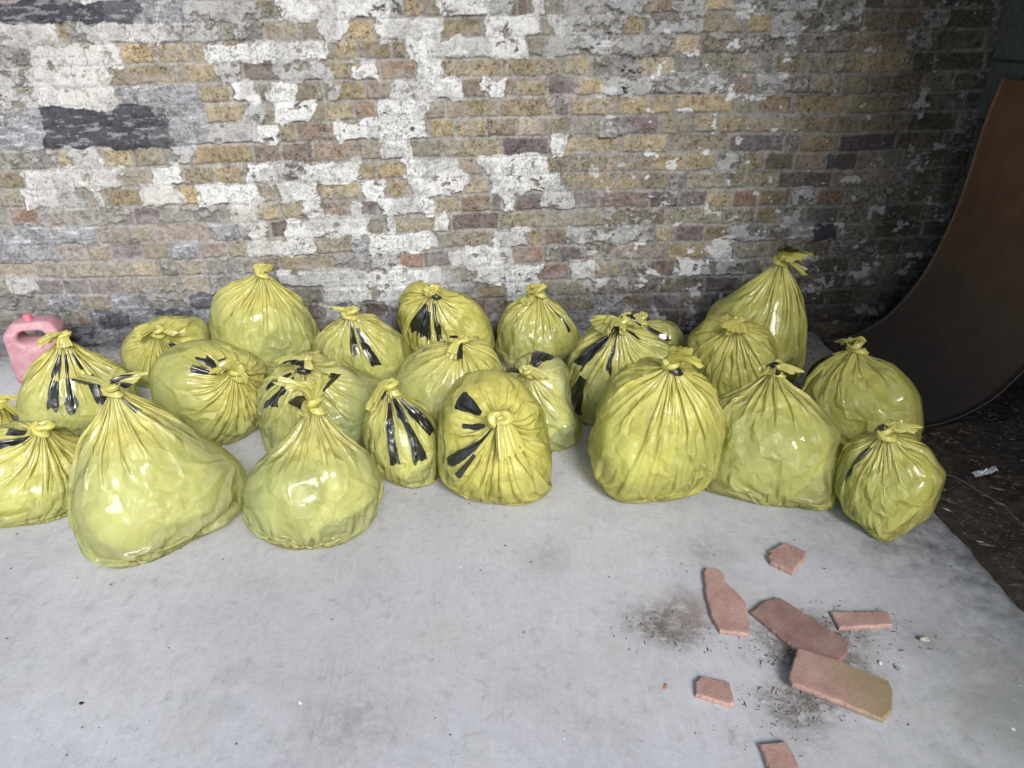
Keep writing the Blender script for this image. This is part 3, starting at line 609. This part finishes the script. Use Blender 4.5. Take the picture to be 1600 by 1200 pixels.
    return X, K, up_((np.ones((B, nu, 1))*ang)[:, :, :]), ru2
def film_material(pale):
    mt = NT('yellow_film'); co = mt.coord()
    vv = mt.attr('fromknot'); ga = mt.attr('gather')
    uvn = mt.n('TexCoord'); mpu = mt.n('Mapping'); mt.l(uvn.outputs['UV'], mpu.inputs[0]); mpu.inputs['Scale'].default_value = (70, 2.2, 1)
    pl = mt.noise(mpu.outputs[0], 1, 3, .6, .4)
    big = mt.noise(co, 9, 4, .6, .6); mid = mt.noise(co, 38, 5, .68, 1.2)
    a = (.55, .565, .30) if pale > .6 else ((.60, .59, .245) if pale > .35 else (.66, .62, .19))
    deep = (.76, .71, .20)
    c = mt.mix(ga, a, deep)
    c = mt.mix(1, c, mt.ramp(big, [(.3, .84), (.55, 1.0), (.8, 1.06)]), 'MULTIPLY')
    fine = mt.noise(mt.coord((2, 2, 12)), 45, 4, .7)
    c = mt.mix(1, c, mt.ramp(fine, [(.3, .93), (.6, 1.0), (.8, 1.03)]), 'MULTIPLY')
    ink = mt.math('SMOOTH_MIN', mt.attr('ink'), 1.0, 0.0)
    inkm = mt.math('GREATER_THAN', mt.math('ADD', mt.attr('ink'), mt.math('MULTIPLY', mt.math('SUBTRACT', mid, .5), .25)), .5)
    c2 = mt.mix(inkm, c, (.014, .015, .012))
    mt.base(c2); mt.b.inputs['Roughness'].default_value = .34; mt.b.inputs['IOR'].default_value = 1.5
    mt.b.inputs['Specular IOR Level'].default_value = .45; mt.b.inputs['Coat Weight'].default_value = .75; mt.b.inputs['Coat Roughness'].default_value = .055; mt.b.inputs['Coat IOR'].default_value = 1.5
    b1 = mt.bump(pl, 1.0, .006)
    b1.node.inputs['Strength'].default_value = .5; mt.l(mt.math('MULTIPLY', ga, .5), b1.node.inputs['Strength'])
    def facets(sx, sy, dist):
        mp = mt.n('Mapping'); mt.l(uvn.outputs['UV'], mp.inputs[0]); mp.inputs['Scale'].default_value = (sx, sy, 1)
        wv = mt.n('Mix', _data_type='VECTOR'); nz = mt.n('TexNoise', Scale=1.1, Detail=2); mt.l(mp.outputs[0], nz.inputs['Vector']); wv.inputs[0].default_value = dist
        mt.l(mp.outputs[0], wv.inputs[4]); ad = mt.n('VectorMath', _operation='ADD'); mt.l(mp.outputs[0], ad.inputs[0]); mt.l(nz.outputs['Color'], ad.inputs[1]); mt.l(ad.outputs[0], wv.inputs[5])
        v_ = mt.n('TexVoronoi', _feature='DISTANCE_TO_EDGE', Scale=1, Randomness=1); mt.l(wv.outputs[1], v_.inputs['Vector']); return v_.outputs['Distance']
    b2 = mt.bump(facets(12, 1.7, .9), 1.0, .036, b1); b3 = mt.bump(facets(36, 5, .9), .5, .008, b2); mt.l(mt.ramp(mt.noise(co, 7, 3, .6), [(.42, .12), (.62, .85)]), b3.node.inputs['Strength'])
    hz = mt.n('Mapping'); mt.l(uvn.outputs['UV'], hz.inputs[0]); hz.inputs['Scale'].default_value = (5, 26, 1)
    hn = mt.noise(hz.outputs[0], 1, 4, .65, .5); hm = mt.math('MULTIPLY', mt.ramp(mt.noise(co, 5, 2), [(.48, 0.0), (.62, .6)]), mt.ramp(mt.math('MULTIPLY', vv, .32), [(.3, 0.0), (.5, 1.0)]))
    bh = mt.bump(hn, .5, .010, b3); mt.l(hm, bh.node.inputs['Strength']); b4 = mt.bump(fine, .10, .004, bh)
    mt.nor(b4)
    tl = mt.n('BsdfTranslucent'); mt.l(mt.mix(inkm, mt.mix(ga, (.72, .74, .30), (.78, .70, .10)), (.0, .0, .0)), tl.inputs[0]); mt.l(b3, tl.inputs[1])
    tr = mt.n('BsdfTransparent'); mt.l(mt.mix(ga, (.86, .86, .40), (.80, .70, .12)), tr.inputs[0])
    m1 = mt.n('MixShader'); mt.l(mt.math('MULTIPLY', mt.math('SUBTRACT', 1.0, inkm), .30), m1.inputs[0]); mt.l(mt.b.outputs[0], m1.inputs[1]); mt.l(tl.outputs[0], m1.inputs[2])
    m2 = mt.n('MixShader'); cl = mt.math('MULTIPLY', mt.math('SUBTRACT', 1.0, inkm), mt.math('MULTIPLY', mt.math('SUBTRACT', 1.15, ga), .32+.18*pale))
    mt.l(cl, m2.inputs[0]); mt.l(m1.outputs[0], m2.inputs[1]); mt.l(tr.outputs[0], m2.inputs[2]); mt.l(m2.outputs[0], mt.out.inputs[0])
    return mt.m
def contents_material(k):
    mt = NT('garden_rubble'); co = mt.coord()
    v = mt.n('TexVoronoi', Scale=(5, 8, 6)[k], Randomness=1); 
    w = mt.n('Mix', _data_type='VECTOR'); nz = mt.n('TexNoise', Scale=8, Detail=3); mt.l(co, nz.inputs['Vector']); w.inputs[0].default_value = .12
    mt.l(co, w.inputs[4]); mt.l(nz.outputs['Color'], w.inputs[5]); mt.l(w.outputs[1], v.inputs['Vector'])
    s = mt.n('SeparateColor'); mt.l(v.outputs['Color'], s.inputs[0])
    pal = [[(0, (.16, .22, .12)), (.35, (.44, .47, .32)), (.7, (.66, .66, .55)), (.93, (.06, .11, .06))],
           [(0, (.10, .17, .09)), (.3, (.50, .52, .40)), (.6, (.74, .74, .68)), (.88, (.12, .19, .14))],
           [(0, (.28, .32, .20)), (.4, (.68, .68, .58)), (.75, (.46, .48, .33)), (.93, (.14, .18, .12))]][k]
    mt.base(mt.mix(1, mt.ramp(s.outputs[0], pal), mt.ramp(mt.noise(co, 26, 5, .6), [(.3, .75), (.7, 1.15)]), 'MULTIPLY')); mt.b.inputs['Roughness'].default_value = .8
    return mt.m
def build_bags():
    for b in BAGS: prep(b)
    X, K, ang, ru = solve_bags(BAGS)
    B, nu, nv, _ = X.shape
    mats = {}; cms = [contents_material(k) for k in range(3)]
    faces = grid_faces(nu, nv, wrap=True)
    rb = np.random.default_rng(5)
    uang = np.arange(nu)/nu*360; uang = np.where(uang > 180, uang-360, uang)
    for bi, b in enumerate(BAGS):
        P = X[bi]; root = empty('refuse_bag', (b['C'][0], b['C'][1], 0)); o = np.array([b['C'][0], b['C'][1], 0])
        tag(root, b['lab'], 'bag', 'tied yellow refuse bags in a pile along the wall')
        A_ = ang[bi]
        cu = np.linalg.norm(np.roll(P, -1, 0)-P, axis=-1)
        # how many layers of film are gathered: rest girth against the real girth of the ring
        ringlen = np.linalg.norm(np.roll(P.reshape(nu, nv, 3)[::6], -1, 0)-P[::6], axis=-1).sum(0); rest = ru[bi].sum(0)
        gather = np.clip((rest/ringlen-1.08)/1.1, 0, 1)[None, :]*np.ones((nu, 1)); gather = np.clip(gather+.10*(rb.random()), 0, 1)
        ink = np.zeros((nu, nv))
        jag = (vnoise(np.arange(nu)*.35, np.zeros(nu)+bi*7.3, 3)-.5)*.16
        for (a0, hw, v0, v1) in b['ink']:
            da = np.abs((uang-a0+180) % 360-180)[:, None]+(vnoise(np.arange(nv)*.12+a0, np.zeros(nv), bi)-.5)[None]*hw*.7
            s = np.minimum(np.minimum((hw-da)/hw*1.2, (A_-v0)/.10), (v1+jag[:, None]-A_)/.06); ink = np.maximum(ink, np.clip(s*.5+.5, 0, 1))
        pk = 0 if b['pale'] > .6 else 1 if b['pale'] > .35 else 2
        if pk not in mats: mats[pk] = film_material((.7, .5, .2)[pk])
        fo = link_mesh('film', P-o, faces, mats[pk], root, attrs={'fromknot': A_.ravel(), 'gather': gather.ravel(), 'ink': ink.ravel()})
        uvl = fo.data.uv_layers.new(name='UVMap'); fv = faces.ravel(); uu = (fv//nv)/nu; vv = A_.ravel()[fv]
        q = uu.reshape(-1, 4); wrapm = (q.max(1)-q.min(1)) > .5; q[wrapm] = np.where(q[wrapm] < .5, q[wrapm]+1, q[wrapm]); uvl.data.foreach_set('uv', np.stack([q.ravel(), vv], -1).astype(np.float32).ravel())
        # contents, slightly inside the film, lumpy
        n1, n2 = 40, 24; th = np.linspace(0, 2*math.pi, n1, endpoint=False)[:, None]; ph = np.linspace(.02, math.pi-.02, n2)[None]
        d = np.stack([np.sin(ph)*np.cos(th), np.sin(ph)*np.sin(th), np.cos(ph)*np.ones_like(th)], -1)
        an = (np.arctan2(d[..., 1], d[..., 0]) % (2*math.pi)); ro = np.interp(an, np.arange(97)*2*math.pi/96, np.append(b['tab'], b['tab'][0]))
        f = ((np.hypot(d[..., 0], d[..., 1])/ro)**2.3+(np.abs(d[..., 2])/b['D'])**2.3)**(1/2.3)
        L = d/f[..., None]*(.865-.06*fbm(th*2+bi+0*ph, ph*2.2+0*th, bi, 3)[..., None])
        W = b['C']+L@b['A']; W[..., 2] = np.maximum(W[..., 2], .006); W[..., 1] = np.minimum(W[..., 1], -.025)
        link_mesh('contents', (W-o), grid_faces(n1, n2, wrap=True), cms[(bi*7+pk) % 3], root)
        build_knot(b, K[bi]-o, root, mats[pk], rb)
def build_knot(b, K, root, mat, rb):
    A = b['A']; kn = b['kdir']/np.linalg.norm(b['kdir']); ax = kn@A*.6+np.array([0, 0, .55]); ax /= np.linalg.norm(ax)
    tx, tz = b['tail']; tl = np.array(A[0]*tx+np.array([0, 0, 1])*tz+A[2]*.012); ln = max(.035, np.linalg.norm(tl)); tl = tl/np.linalg.norm(tl)
    e1 = np.cross(ax, [0, .3, .1]); e1 /= np.linalg.norm(e1); e2 = np.cross(ax, e1)
    s = 1.05+.4*rb.random()
    # knot: a strand of gathered film wound one and a half turns
    n, mm = 90, 16; V = []
    for i in range(n):
        t = i/(n-1); a = t*math.pi*3.4+rb.random()*.05; r = (.0125+.004*math.sin(a*1.7+bi_(b)))*s
        c = K+ax*(.004+.011*math.sin(t*math.pi*1.6)-.004*t)*s+(e1*math.cos(a)+e2*math.sin(a))*r
        tg = -e1*math.sin(a)+e2*math.cos(a); s1 = (e1*math.cos(a)+e2*math.sin(a)); s2 = np.cross(tg, s1)
        rad = (.0088+.002*math.sin(a*2.3))*s*min(1, 4*t+.3, 4*(1-t)+.3)
        for j in range(mm):
            q = j/mm*2*math.pi; rr_ = rad*(1+.20*math.sin(q*5+a*.8)+.10*math.sin(q*3-a*1.3)); V.append(c+s1*math.cos(q)*rr_+s2*math.sin(q)*rr_)
    V = np.array(V); F = []
    for i in range(n-1):
        for j in range(mm): F.append((i*mm+j, (i+1)*mm+j, (i+1)*mm+(j+1) % mm, i*mm+(j+1) % mm))
    g = np.ones(len(V)); ink = np.zeros(len(V)); ink[(np.arange(len(V))//mm > 60) & (np.arange(len(V))//mm < 74)] = .9 if b['n'] in ('b8', 'b13', 'b18', 'b11', 'b16') else 0
    link_mesh('knot', V, F, mat, root, attrs={'gather': g*.85, 'ink': ink, 'fromknot': g*0})
    ears = 1+int(rb.random() > .35)+int(rb.random() > .7)
    for e in range(ears):
        sp = np.array([rb.normal(), rb.normal()*.5, rb.normal()*.5]); t2 = tl+(sp*.9 if e else 0); t2[2] = abs(t2[2])*.8+.1 if tz >= 0 else t2[2]; t2 /= np.linalg.norm(t2)
        build_ear(b, K, ax, t2, ln*(1.25 if e == 0 else .55+.5*rb.random()), s*(1 if e == 0 else .75), root, mat, rb, e)
def build_ear(b, K, ax, tl, ln, s, root, mat, rb, e):
    nu, nv = 84, 26; u = np.arange(nu)/nu*2*math.pi; v = np.linspace(0, 1, nv)
    L = ln*1.2; Pn = np.zeros((nu, nv, 3)); phs = rb.random(8)*6.28
    side = np.cross(tl, ax+np.array([.13, .21, 0])); side /= np.linalg.norm(side); sd2 = np.cross(side, tl)
    bend = (rb.random(3)-.5)*np.array([1, .6, .3])*2.6; fl = .03+.09*rb.random(); L *= .75+.5*rb.random()
    for j, t in enumerate(v):
        c = K+ax*.012*s*(1-t)+tl*L*t+bend*.04*t*t+np.array([0, 0, -.034*t**2.4])
        w = (.0085+(.006+(.16+.22*(phs[0]/6.28))*L)*t**1.2)*s; w2 = (.0075-.002*t+fl*L*t)*s
        pf = sum(np.sin(u*m_+phs[q]+t*1.5*(q-2))*a_ for q, (m_, a_) in enumerate(((2, .10), (3, .12), (6, .16), (11, .16), (17, .10))))
        rr_ = 1+pf*min(1, t*1.8+.1)
        edge = np.sin(u+phs[4])*.22+np.sin(u*2+phs[5])*.12+np.sin(u*7+phs[6])*.05+np.sin(u*15+phs[7])*.04
        Pn[:, j] = c+side*(np.cos(u)*w*rr_)[:, None]+sd2*(np.sin(u)*w2*rr_)[:, None]+tl*(edge*L*t**2)[:, None]
    ink = np.zeros((nu, nv))
    if b['n'] in ('b6', 'b8', 'b10', 'b12', 'b16', 'b18', 'b20', 'b21', 'b7', 'b22', 'b23') and (e or rb.random() > .3):
        c0 = rb.random()*6.28; w0 = 1.3 if b['n'] in ('b6', 'b18', 'b20', 'b21') else .8; da = np.abs((u-c0+math.pi) % (2*math.pi)-math.pi)
        ink = np.clip((w0-da)[:, None]*2, -.5, .5)+.5; ink = ink*sstep(.25, .4, v)[None]
    link_mesh('bag_tail', Pn.reshape(-1, 3), grid_faces(nu, nv, wrap=True), mat, root, attrs={'gather': np.full(nu*nv, .6), 'ink': ink.ravel(), 'fromknot': np.zeros(nu*nv)})
def bi_(b): return int(b['n'][1:])*1.7
build_bags()
# ------------------------------------------------------------------ broken tiles, container, debris
def tile_material():
    mt = NT('terracotta'); co = mt.coord(); a = mt.noise(co, 14, 6, .65, .4); f = mt.noise(co, 160, 4, .7); g = mt.noise(mt.coord((160, 12, 1), (0, 0, R(-33))), 1, 3, .6)
    c = mt.ramp(a, [(.3, (.27, .155, .125)), (.5, (.36, .222, .185)), (.7, (.43, .29, .245))])
    c = mt.mix(1, c, mt.ramp(f, [(.25, .72), (.5, 1.0), (.8, 1.12)]), 'MULTIPLY')
    c = mt.mix(mt.math('MULTIPLY', mt.attr('tone'), mt.ramp(a, [(.3, 1.0), (.7, .55)])), c, (.155, .085, .075))
    c = mt.mix(mt.attr('algae'), c, mt.mix(a, (.20, .155, .085), (.27, .205, .115)))
    wh = mt.ramp(mt.noise(co, 38, 4, .7, 1.0), [(.70, 0.0), (.74, .6)]); c = mt.mix(wh, c, (.62, .55, .52))
    v = mt.n('TexVoronoi', Scale=70); mt.l(co, v.inputs['Vector']); c = mt.mix(mt.math('LESS_THAN', v.outputs['Distance'], .10), c, (.13, .08, .07))
    mt.base(c); mt.b.inputs['Roughness'].default_value = .85; mt.nor(mt.bump(f, .6, .002, mt.bump(g, .25, .002, mt.bump(a, .5, .004)))); return mt.m
TM = tile_material()
def tile(pts, zf, th, label, tone=0., algae=None, seed=0):
    P = [ground(x, y, zf(x, y)) for x, y in pts]; c = np.mean(P, axis=0); Q = []
    for i in range(len(P)):
        a, b = P[i], P[(i+1) % len(P)]; n = max(2, int(np.linalg.norm(b-a)/.0045)); d = b-a; nr = np.array([-d[1], d[0], 0])/(np.linalg.norm(d)+1e-9)
        for k in range(n):
            t = k/n; w = (vnoise(np.array([i*7.1+t*n*.55]), np.array([seed+.5]), 3)[0]-.5)*.0022; Q.append(a+d*t+nr*w)
    Q = np.array(Q); o = np.array([c[0], c[1], c[2]-th]); n = len(Q)
    rings = []
    for ins, dz in ((.0, -th), (-.0015, -th*.5), (0, -.0018), (.0022, 0.0), (.010, .0003)):
        D = (c-Q); D[:, 2] = 0; D /= np.linalg.norm(D, axis=1)[:, None]; r_ = Q+D*ins; r_[:, 2] += dz
        if -th < dz < -.001: r_[:, 2] += (vnoise(np.arange(n)*.7, np.zeros(n)+seed, 5)-.5)*.0016; r_ += D*((vnoise(np.arange(n)*.9, np.zeros(n)+seed+3, 6)-.5)*.002)[:, None]
        rings.append(r_)
    V = np.concatenate(rings)-o; F = []
    for k in range(4):
        for i in range(n): F.append((k*n+i, k*n+(i+1) % n, (k+1)*n+(i+1) % n, (k+1)*n+i))
    F.append(tuple(4*n+i for i in range(n))); F.append(tuple(range(n))[::-1])
    al = np.zeros(len(V))
    if algae is not None:
        Wp = V+o; s = (Wp[:, 0]-algae+.03)/.09; al = np.clip(s, 0, 1)
    ob = link_mesh('tile_fragment', V, F, TM, smooth=False, attrs={'tone': np.full(len(V), tone), 'algae': al}); ob.location = o
    bm = bmesh.new(); bm.from_mesh(ob.data); bmesh.ops.recalc_face_normals(bm, faces=bm.faces)
    bmesh.ops.triangulate(bm, faces=[f for f in bm.faces if len(f.verts) > 4]); bm.to_mesh(ob.data); bm.free()
    tag(ob, label, 'tile', 'broken terracotta tiles on the floor'); return ob
flat = lambda h: (lambda x, y: h)
tile([(1201,868),(1207,862),(1203,860),(1215,853),(1228,846),(1260,862),(1257,872),(1238,892),(1205,877)], flat(.016), .016, 'small squarish tile piece lying apart nearest the bags', .05, seed=1)
tile([(1100,893),(1104,886),(1122,888),(1130,897),(1133,907),(1148,922),(1165,940),(1172,985),(1168,990),(1125,984),(1112,960),(1104,930)], flat(.013), .013, 'upright leg shaped pink tile piece left of the darker red one', 0, seed=2)
tile([(1174,955),(1195,938),(1218,933),(1250,953),(1300,985),(1327,1007),(1322,1022),(1310,1032),(1250,1014),(1238,1008)], flat(.013), .013, 'long dark red grooved tile piece tucked under the greenish one', .85, seed=3)
tile([(1247,1012),(1275,1020),(1310,1030),(1340,1045),(1388,1063),(1396,1080),(1393,1110),(1380,1123),(1330,1102),(1240,1067),(1233,1057)], lambda x, y: .031-.016*min(1, max(0, (x-1235)/150)), .013, 'largest tile piece, half red half olive brown, resting on another', .2, ground(1290, 1050)[0], seed=4)
tile([(1299,955),(1388,955),(1394,975),(1312,980)], flat(.011), .011, 'narrow strip of pink tile right of the long dark red piece', 0, seed=5)
tile([(1087,1064),(1097,1056),(1140,1066),(1147,1098),(1141,1100),(1088,1084)], flat(.012), .012, 'small pink tile piece on its own left of the largest one', 0, seed=6)
tile([(1188,1162),(1230,1158),(1238,1175),(1249,1198),(1246,1228),(1212,1228),(1200,1195)], flat(.013), .013, 'pink tile piece cut by the bottom edge of the photo', 0, seed=7)

def lump(name, px, py, r, colr, label, cat, rough=.9, flat_=.6, seed=0, parent=None, subdiv=3, amp=.3):
    g = ground(px, py); bm = bmesh.new(); bmesh.ops.create_icosphere(bm, subdivisions=subdiv, radius=1)
    rr_ = np.random.default_rng(seed); W = rr_.normal(0, 1.6, (5, 3)); ph = rr_.random(5)*6.28
    for v in bm.verts:
        p = np.array(v.co); s = 1+amp*sum(math.cos(W[k]@p+ph[k]) for k in range(5))/3; v.co = Vector((p[0]*r*s*1.2, p[1]*r*s*.85, (p[2]*s*flat_+flat_*.75)*r))
    me = bpy.data.meshes.new(name); bm.to_mesh(me); bm.free(); o = bpy.data.objects.new(name, me); COL.objects.link(o); o.location = g
    mt = NT(name+'_stone'); n = mt.noise(mt.coord(), 90, 4, .7); mt.base(mt.mix(1, colr, mt.ramp(n, [(.3, .6), (.7, 1.2)]), 'MULTIPLY')); mt.b.inputs['Roughness'].default_value = rough; mt.nor(mt.bump(n, .6, .002)); me.materials.append(mt.m)
    o.rotation_euler.z = seed; return tag(o, label, cat)
lump('pebble', 1375, 1037, .0055, (.62, .61, .56), 'small white pebble right of the largest tile piece', 'pebble', seed=1)
lump('pebble', 1403, 1046, .0060, (.22, .23, .25), 'small dark grey pebble right of the white one', 'pebble', seed=2)
lump('stone_chip', 1443, 1000, .0085, (.40, .37, .31), 'buff stone chip on the floor right of the narrow tile strip', 'stone chip', seed=3, amp=.6)
lump('tile_crumb', 1040, 1073, .0050, (.42, .22, .17), 'tiny red tile crumb on the floor left of the tile pieces', 'tile crumb', seed=4, amp=.6)
lump('paint_flake', 470, 1098, .0048, (.78, .78, .79), 'tiny white flake alone on the open floor', 'flake', seed=5, flat_=.25, amp=.5)
lump('tar_drop', 127, 1099, .0045, (.02, .02, .022), 'black tar drop on the floor near the lower left', 'tar drop', seed=6, flat_=.25, rough=.3)

def crumbs():
    rr_ = np.random.default_rng(12); V = []; F = []; C_ = []
    def bit(p, s, el, a, col, zz=0):
        b = len(V); e = np.array([math.cos(a), math.sin(a), 0]); f = np.array([-e[1], e[0], 0])
        q = [p+e*s*el+np.array([0, 0, s*.2]), p+f*s*.45*(.6+rr_.random()), p-e*s*el*(.7+.5*rr_.random())+np.array([0, 0, s*.5*rr_.random()]), p-f*s*.45*(.6+rr_.random()), p+np.array([0, 0, s*(.5+.5*rr_.random())]), p-np.array([0, 0, .002])]
        V.extend(q); C_.extend([col]*6)
        for i in range(4): F.append((b+i, b+(i+1) % 4, b+4)); F.append((b+(i+1) % 4, b+i, b+5))
    pal = [(.06, .05, .045), (.10, .085, .07), (.16, .14, .12), (.30, .28, .25), (.30, .17, .13), (.5, .48, .45)]
    for px, py, r, n in ((1045, 985, .035, 120), (1065, 995, .035, 60), (1275, 965, .030, 110), (1300, 985, .028, 70), (1220, 1010, .028, 120), (1235, 1030, .022, 120), (1330, 1035, .028, 100), (1265, 1092, .026, 90), (1240, 1125, .020, 70), (1205, 1090, .02, 40), (1365, 985, .03, 60), (1192, 985, .025, 50), (1350, 1110, .03, 30), (1090, 875, .03, 12), (1440, 1000, .025, 22), (1200, 1150, .03, 26)):
        g = ground(px, py)
        for _ in range(n):
            q_ = rr_.random()**.5*2.2; an_ = rr_.random()*6.28; p = g+np.array([math.cos(an_)*r*q_*1.5+rr_.normal()*r*.7, math.sin(an_)*r*q_*.7+rr_.normal()*r*.6-.2*r*math.cos(an_), 0]); bit(p, .0010+.0028*rr_.random()**2.5, 1+2.2*rr_.random()**2, rr_.random()*6.28, pal[min(5, int(abs(rr_.normal())*1.9))])
    for _ in range(420):       # scattered over the whole slab, thicker to the right
        x = rr_.uniform(-2, 1.28); y = rr_.uniform(-2.6, -.1)
        if rr_.random() > .22+.78*sstep(.2, 1.2, np.array(x)): continue
        bit(np.array([x, y, 0.]), .0009+.0022*rr_.random()**3, 1+2*rr_.random()**2, rr_.random()*6.28, pal[rr_.integers(0, 6) if rr_.random() < .4 else rr_.integers(0, 3)])
    for _ in range(260):       # back corner
        x = rr_.uniform(.9, 1.6); y = rr_.uniform(-.75, -.05); bit(np.array([x, y, .0]), .002+.005*rr_.random()**2, 1+1.5*rr_.random(), rr_.random()*6.28, pal[rr_.integers(0, 5)])
    mt = NT('grit'); mt.base(mt.attr('c', 'Color')); mt.b.inputs['Roughness'].default_value = .95
    o = link_mesh('grit', V, F, mt.m, smooth=False, attrs={'c': np.array(C_)}); tag(o, 'grit and crumbs of dirt scattered on the concrete', kind='stuff')
    V.clear(); F.clear(); C_.clear()
    for _ in range(2600):
        x = rr_.uniform(1.27, 2.0); y = rr_.uniform(-2.6, -.75); 
        if x-slab_edge(np.array([y]))[0] < .0: continue
        s = .002+.006*rr_.random()**2.2; bit(np.array([x, y, .006+.010*rr_.random()]), s, 1.2+2.5*rr_.random()**2, rr_.random()*6.28, [(.05, .04, .03), (.09, .07, .05), (.16, .13, .10), (.28, .25, .21)][min(3, int(abs(rr_.normal())*1.3))])
    o = link_mesh('leaf_litter', V, F, mt.m, smooth=False, attrs={'c': np.array(C_)}); tag(o, 'dry litter and twigs over the dark soil', kind='stuff')
crumbs()
def foil():
    g = ground(1538, 740, .02); n = 26; u = np.linspace(-1, 1, n); X, Y = np.meshgrid(u, u, indexing='ij')
    Z = (fbm(X*2.4+5, Y*2.4, 3, 4, .7)-.3)*.05; sh = 1-.35*np.abs(np.sin(X*3)); P = np.stack([X*.042, Y*.016*sh+X*.012, Z*.7], -1).reshape(-1, 3)
    mt = NT('crumpled_foil'); mt.b.inputs['Base Color'].default_value = (.75, .75, .77, 1); mt.b.inputs['Roughness'].default_value = .35; mt.b.inputs['Metallic'].default_value = .3
    mt.nor(mt.bump(mt.noise(mt.coord(), 120, 3), .8, .004)); o = link_mesh('foil_scrap', P, grid_faces(n, n), mt.m); o.location = g
    sm = o.modifiers.new('t', 'SOLIDIFY'); sm.thickness = .0006; tag(o, 'crumpled silvery scrap lying on the dark soil', 'foil scrap')
foil()
def strand():
    pts = [(1462, 738), (1490, 745), (1520, 762), (1560, 785), (1590, 815), (1625, 850)]; P = np.array([ground(x, y, .022) for x, y in pts]); V = []; F = []
    t = np.linspace(0, len(P)-1.001, 60); i = t.astype(int); f = (t-i)[:, None]; C = P[i]*(1-f)+P[i+1]*f
    C[:, 0] += (vnoise(t*1.5, t*0, 2)-.5)*.012
    for k, c in enumerate(C):
        for j in range(6): a = j/6*6.283; V.append(c+np.array([math.cos(a)*.0011, 0, math.sin(a)*.0011]))
    for k in range(len(C)-1):
        for j in range(6): F.append((k*6+j, k*6+(j+1) % 6, (k+1)*6+(j+1) % 6, (k+1)*6+j))
    mt = NT('dry_stem'); n = mt.noise(mt.coord(), 40); mt.base(mt.ramp(n, [(.3, (.14, .11, .08)), (.7, (.25, .2, .15))]))
    tag(link_mesh('twig', V, F, mt.m), 'long thin brown twig lying across the soil', 'twig')
strand()
def jerrycan():
    g = ground(62, 596); root = empty('jerrycan', (g[0]+.010, g[1]+.055, 0), R(14)); tag(root, 'pink plastic jerrycan with a pink cap standing by the wall at left', 'jerrycan')
    outer = [(-.092, .010), (-.082, 0), (.082, 0), (.092, .010), (.092, .196), (.089, .208), (.070, .240), (.060, .246), (.020, .250), (-.050, .250), (-.062, .246), (-.089, .214), (-.092, .200)]
    inner = [(-.042, .178), (-.030, .171), (.028, .171), (.038, .178), (.041, .188), (.042, .200), (.034, .210), (.020, .215), (0, .216), (-.030, .216), (-.040, .210), (-.046, .196), (-.046, .184)]
    def dens(L, n=96):
        L = np.array(L+[L[0]]); s = np.concatenate([[0], np.cumsum(np.hypot(*np.diff(L, axis=0).T))]); return L, s
    N = 96; ctr = np.array([0, .19])
    def by_angle(L):
        L, s = dens(L); tt = np.linspace(0, s[-1], 900); P = np.stack([np.interp(tt, s, L[:, 0]), np.interp(tt, s, L[:, 1])], 1); a = np.arctan2(*(P-ctr).T[::-1]) % 6.28318; o = np.argsort(a)
        q = np.arange(N)/N*6.28318; return np.stack([np.interp(q, a[o], P[o, 0], period=6.28318), np.interp(q, a[o], P[o, 1], period=6.28318)], 1)
    A, B_ = by_angle(outer), by_angle(inner)
    depth = lambda z: .062*(1-sstep(.20, .25, z)*.40)
    rings = []
    for side in (-1, 1):
        ts = (0, .03, .10, .3, .6, .85, .97, 1.0)
        for t in (ts if side < 0 else ts[::-1]):
            P = A*(1-t)+B_*t; e = 1-.16*max(0, 1-t/.10)**2-.45*max(0, (t-.85)/.15)**2; d = depth(P[:, 1])*e; rings.append(np.stack([P[:, 0]*1.10, side*d, P[:, 1]], 1))
    # closed loop of rings: front outer->inner, back inner->outer
    V = np.stack(rings, 1).reshape(-1, 3); M = len(rings); F = []
    for i in range(N):
        for k in range(M): F.append((i*M+k, ((i+1) % N)*M+k, ((i+1) % N)*M+(k+1) % M, i*M+(k+1) % M))
    mt = NT('pink_plastic'); n = mt.noise(mt.coord(), 30, 5, .7)
    c = mt.ramp(n, [(.3, (.37, .155, .19)), (.5, (.41, .21, .24)), (.75, (.42, .31, .33))]); mt.base(c); mt.b.inputs['Roughness'].default_value = .5; mt.b.inputs['Subsurface Weight'].default_value = .15; mt.b.inputs['Subsurface Radius'].default_value = (.02, .01, .01)
    body = link_mesh('body', V, F, mt.m, root); bm = bmesh.new(); bm.from_mesh(body.data); bmesh.ops.recalc_face_normals(bm, faces=bm.faces); bm.to_mesh(body.data); bm.free()
    mt = NT('red_cap'); mt.b.inputs['Base Color'].default_value = (.55, .12, .17, 1); mt.b.inputs['Roughness'].default_value = .4
    V = []; F = []; prof = [(.0, .272), (.013, .272), (.0155, .270), (.0165, .266), (.0165, .250), (.0175, .249), (.0175, .243), (.014, .238)]; n = 40
    for r_, z in prof:
        for j in range(n): a = j/n*6.28318; rr_ = r_*(1+.03*(j % 2)*(1 if .25 < z < .269 else 0)); V.append((-.012+rr_*math.cos(a), rr_*math.sin(a), z))
    for k in range(len(prof)-1):
        for j in range(n): F.append((k*n+j, k*n+(j+1) % n, (k+1)*n+(j+1) % n, (k+1)*n+j))
    link_mesh('cap', V, F, mt.m, root)
jerrycan()
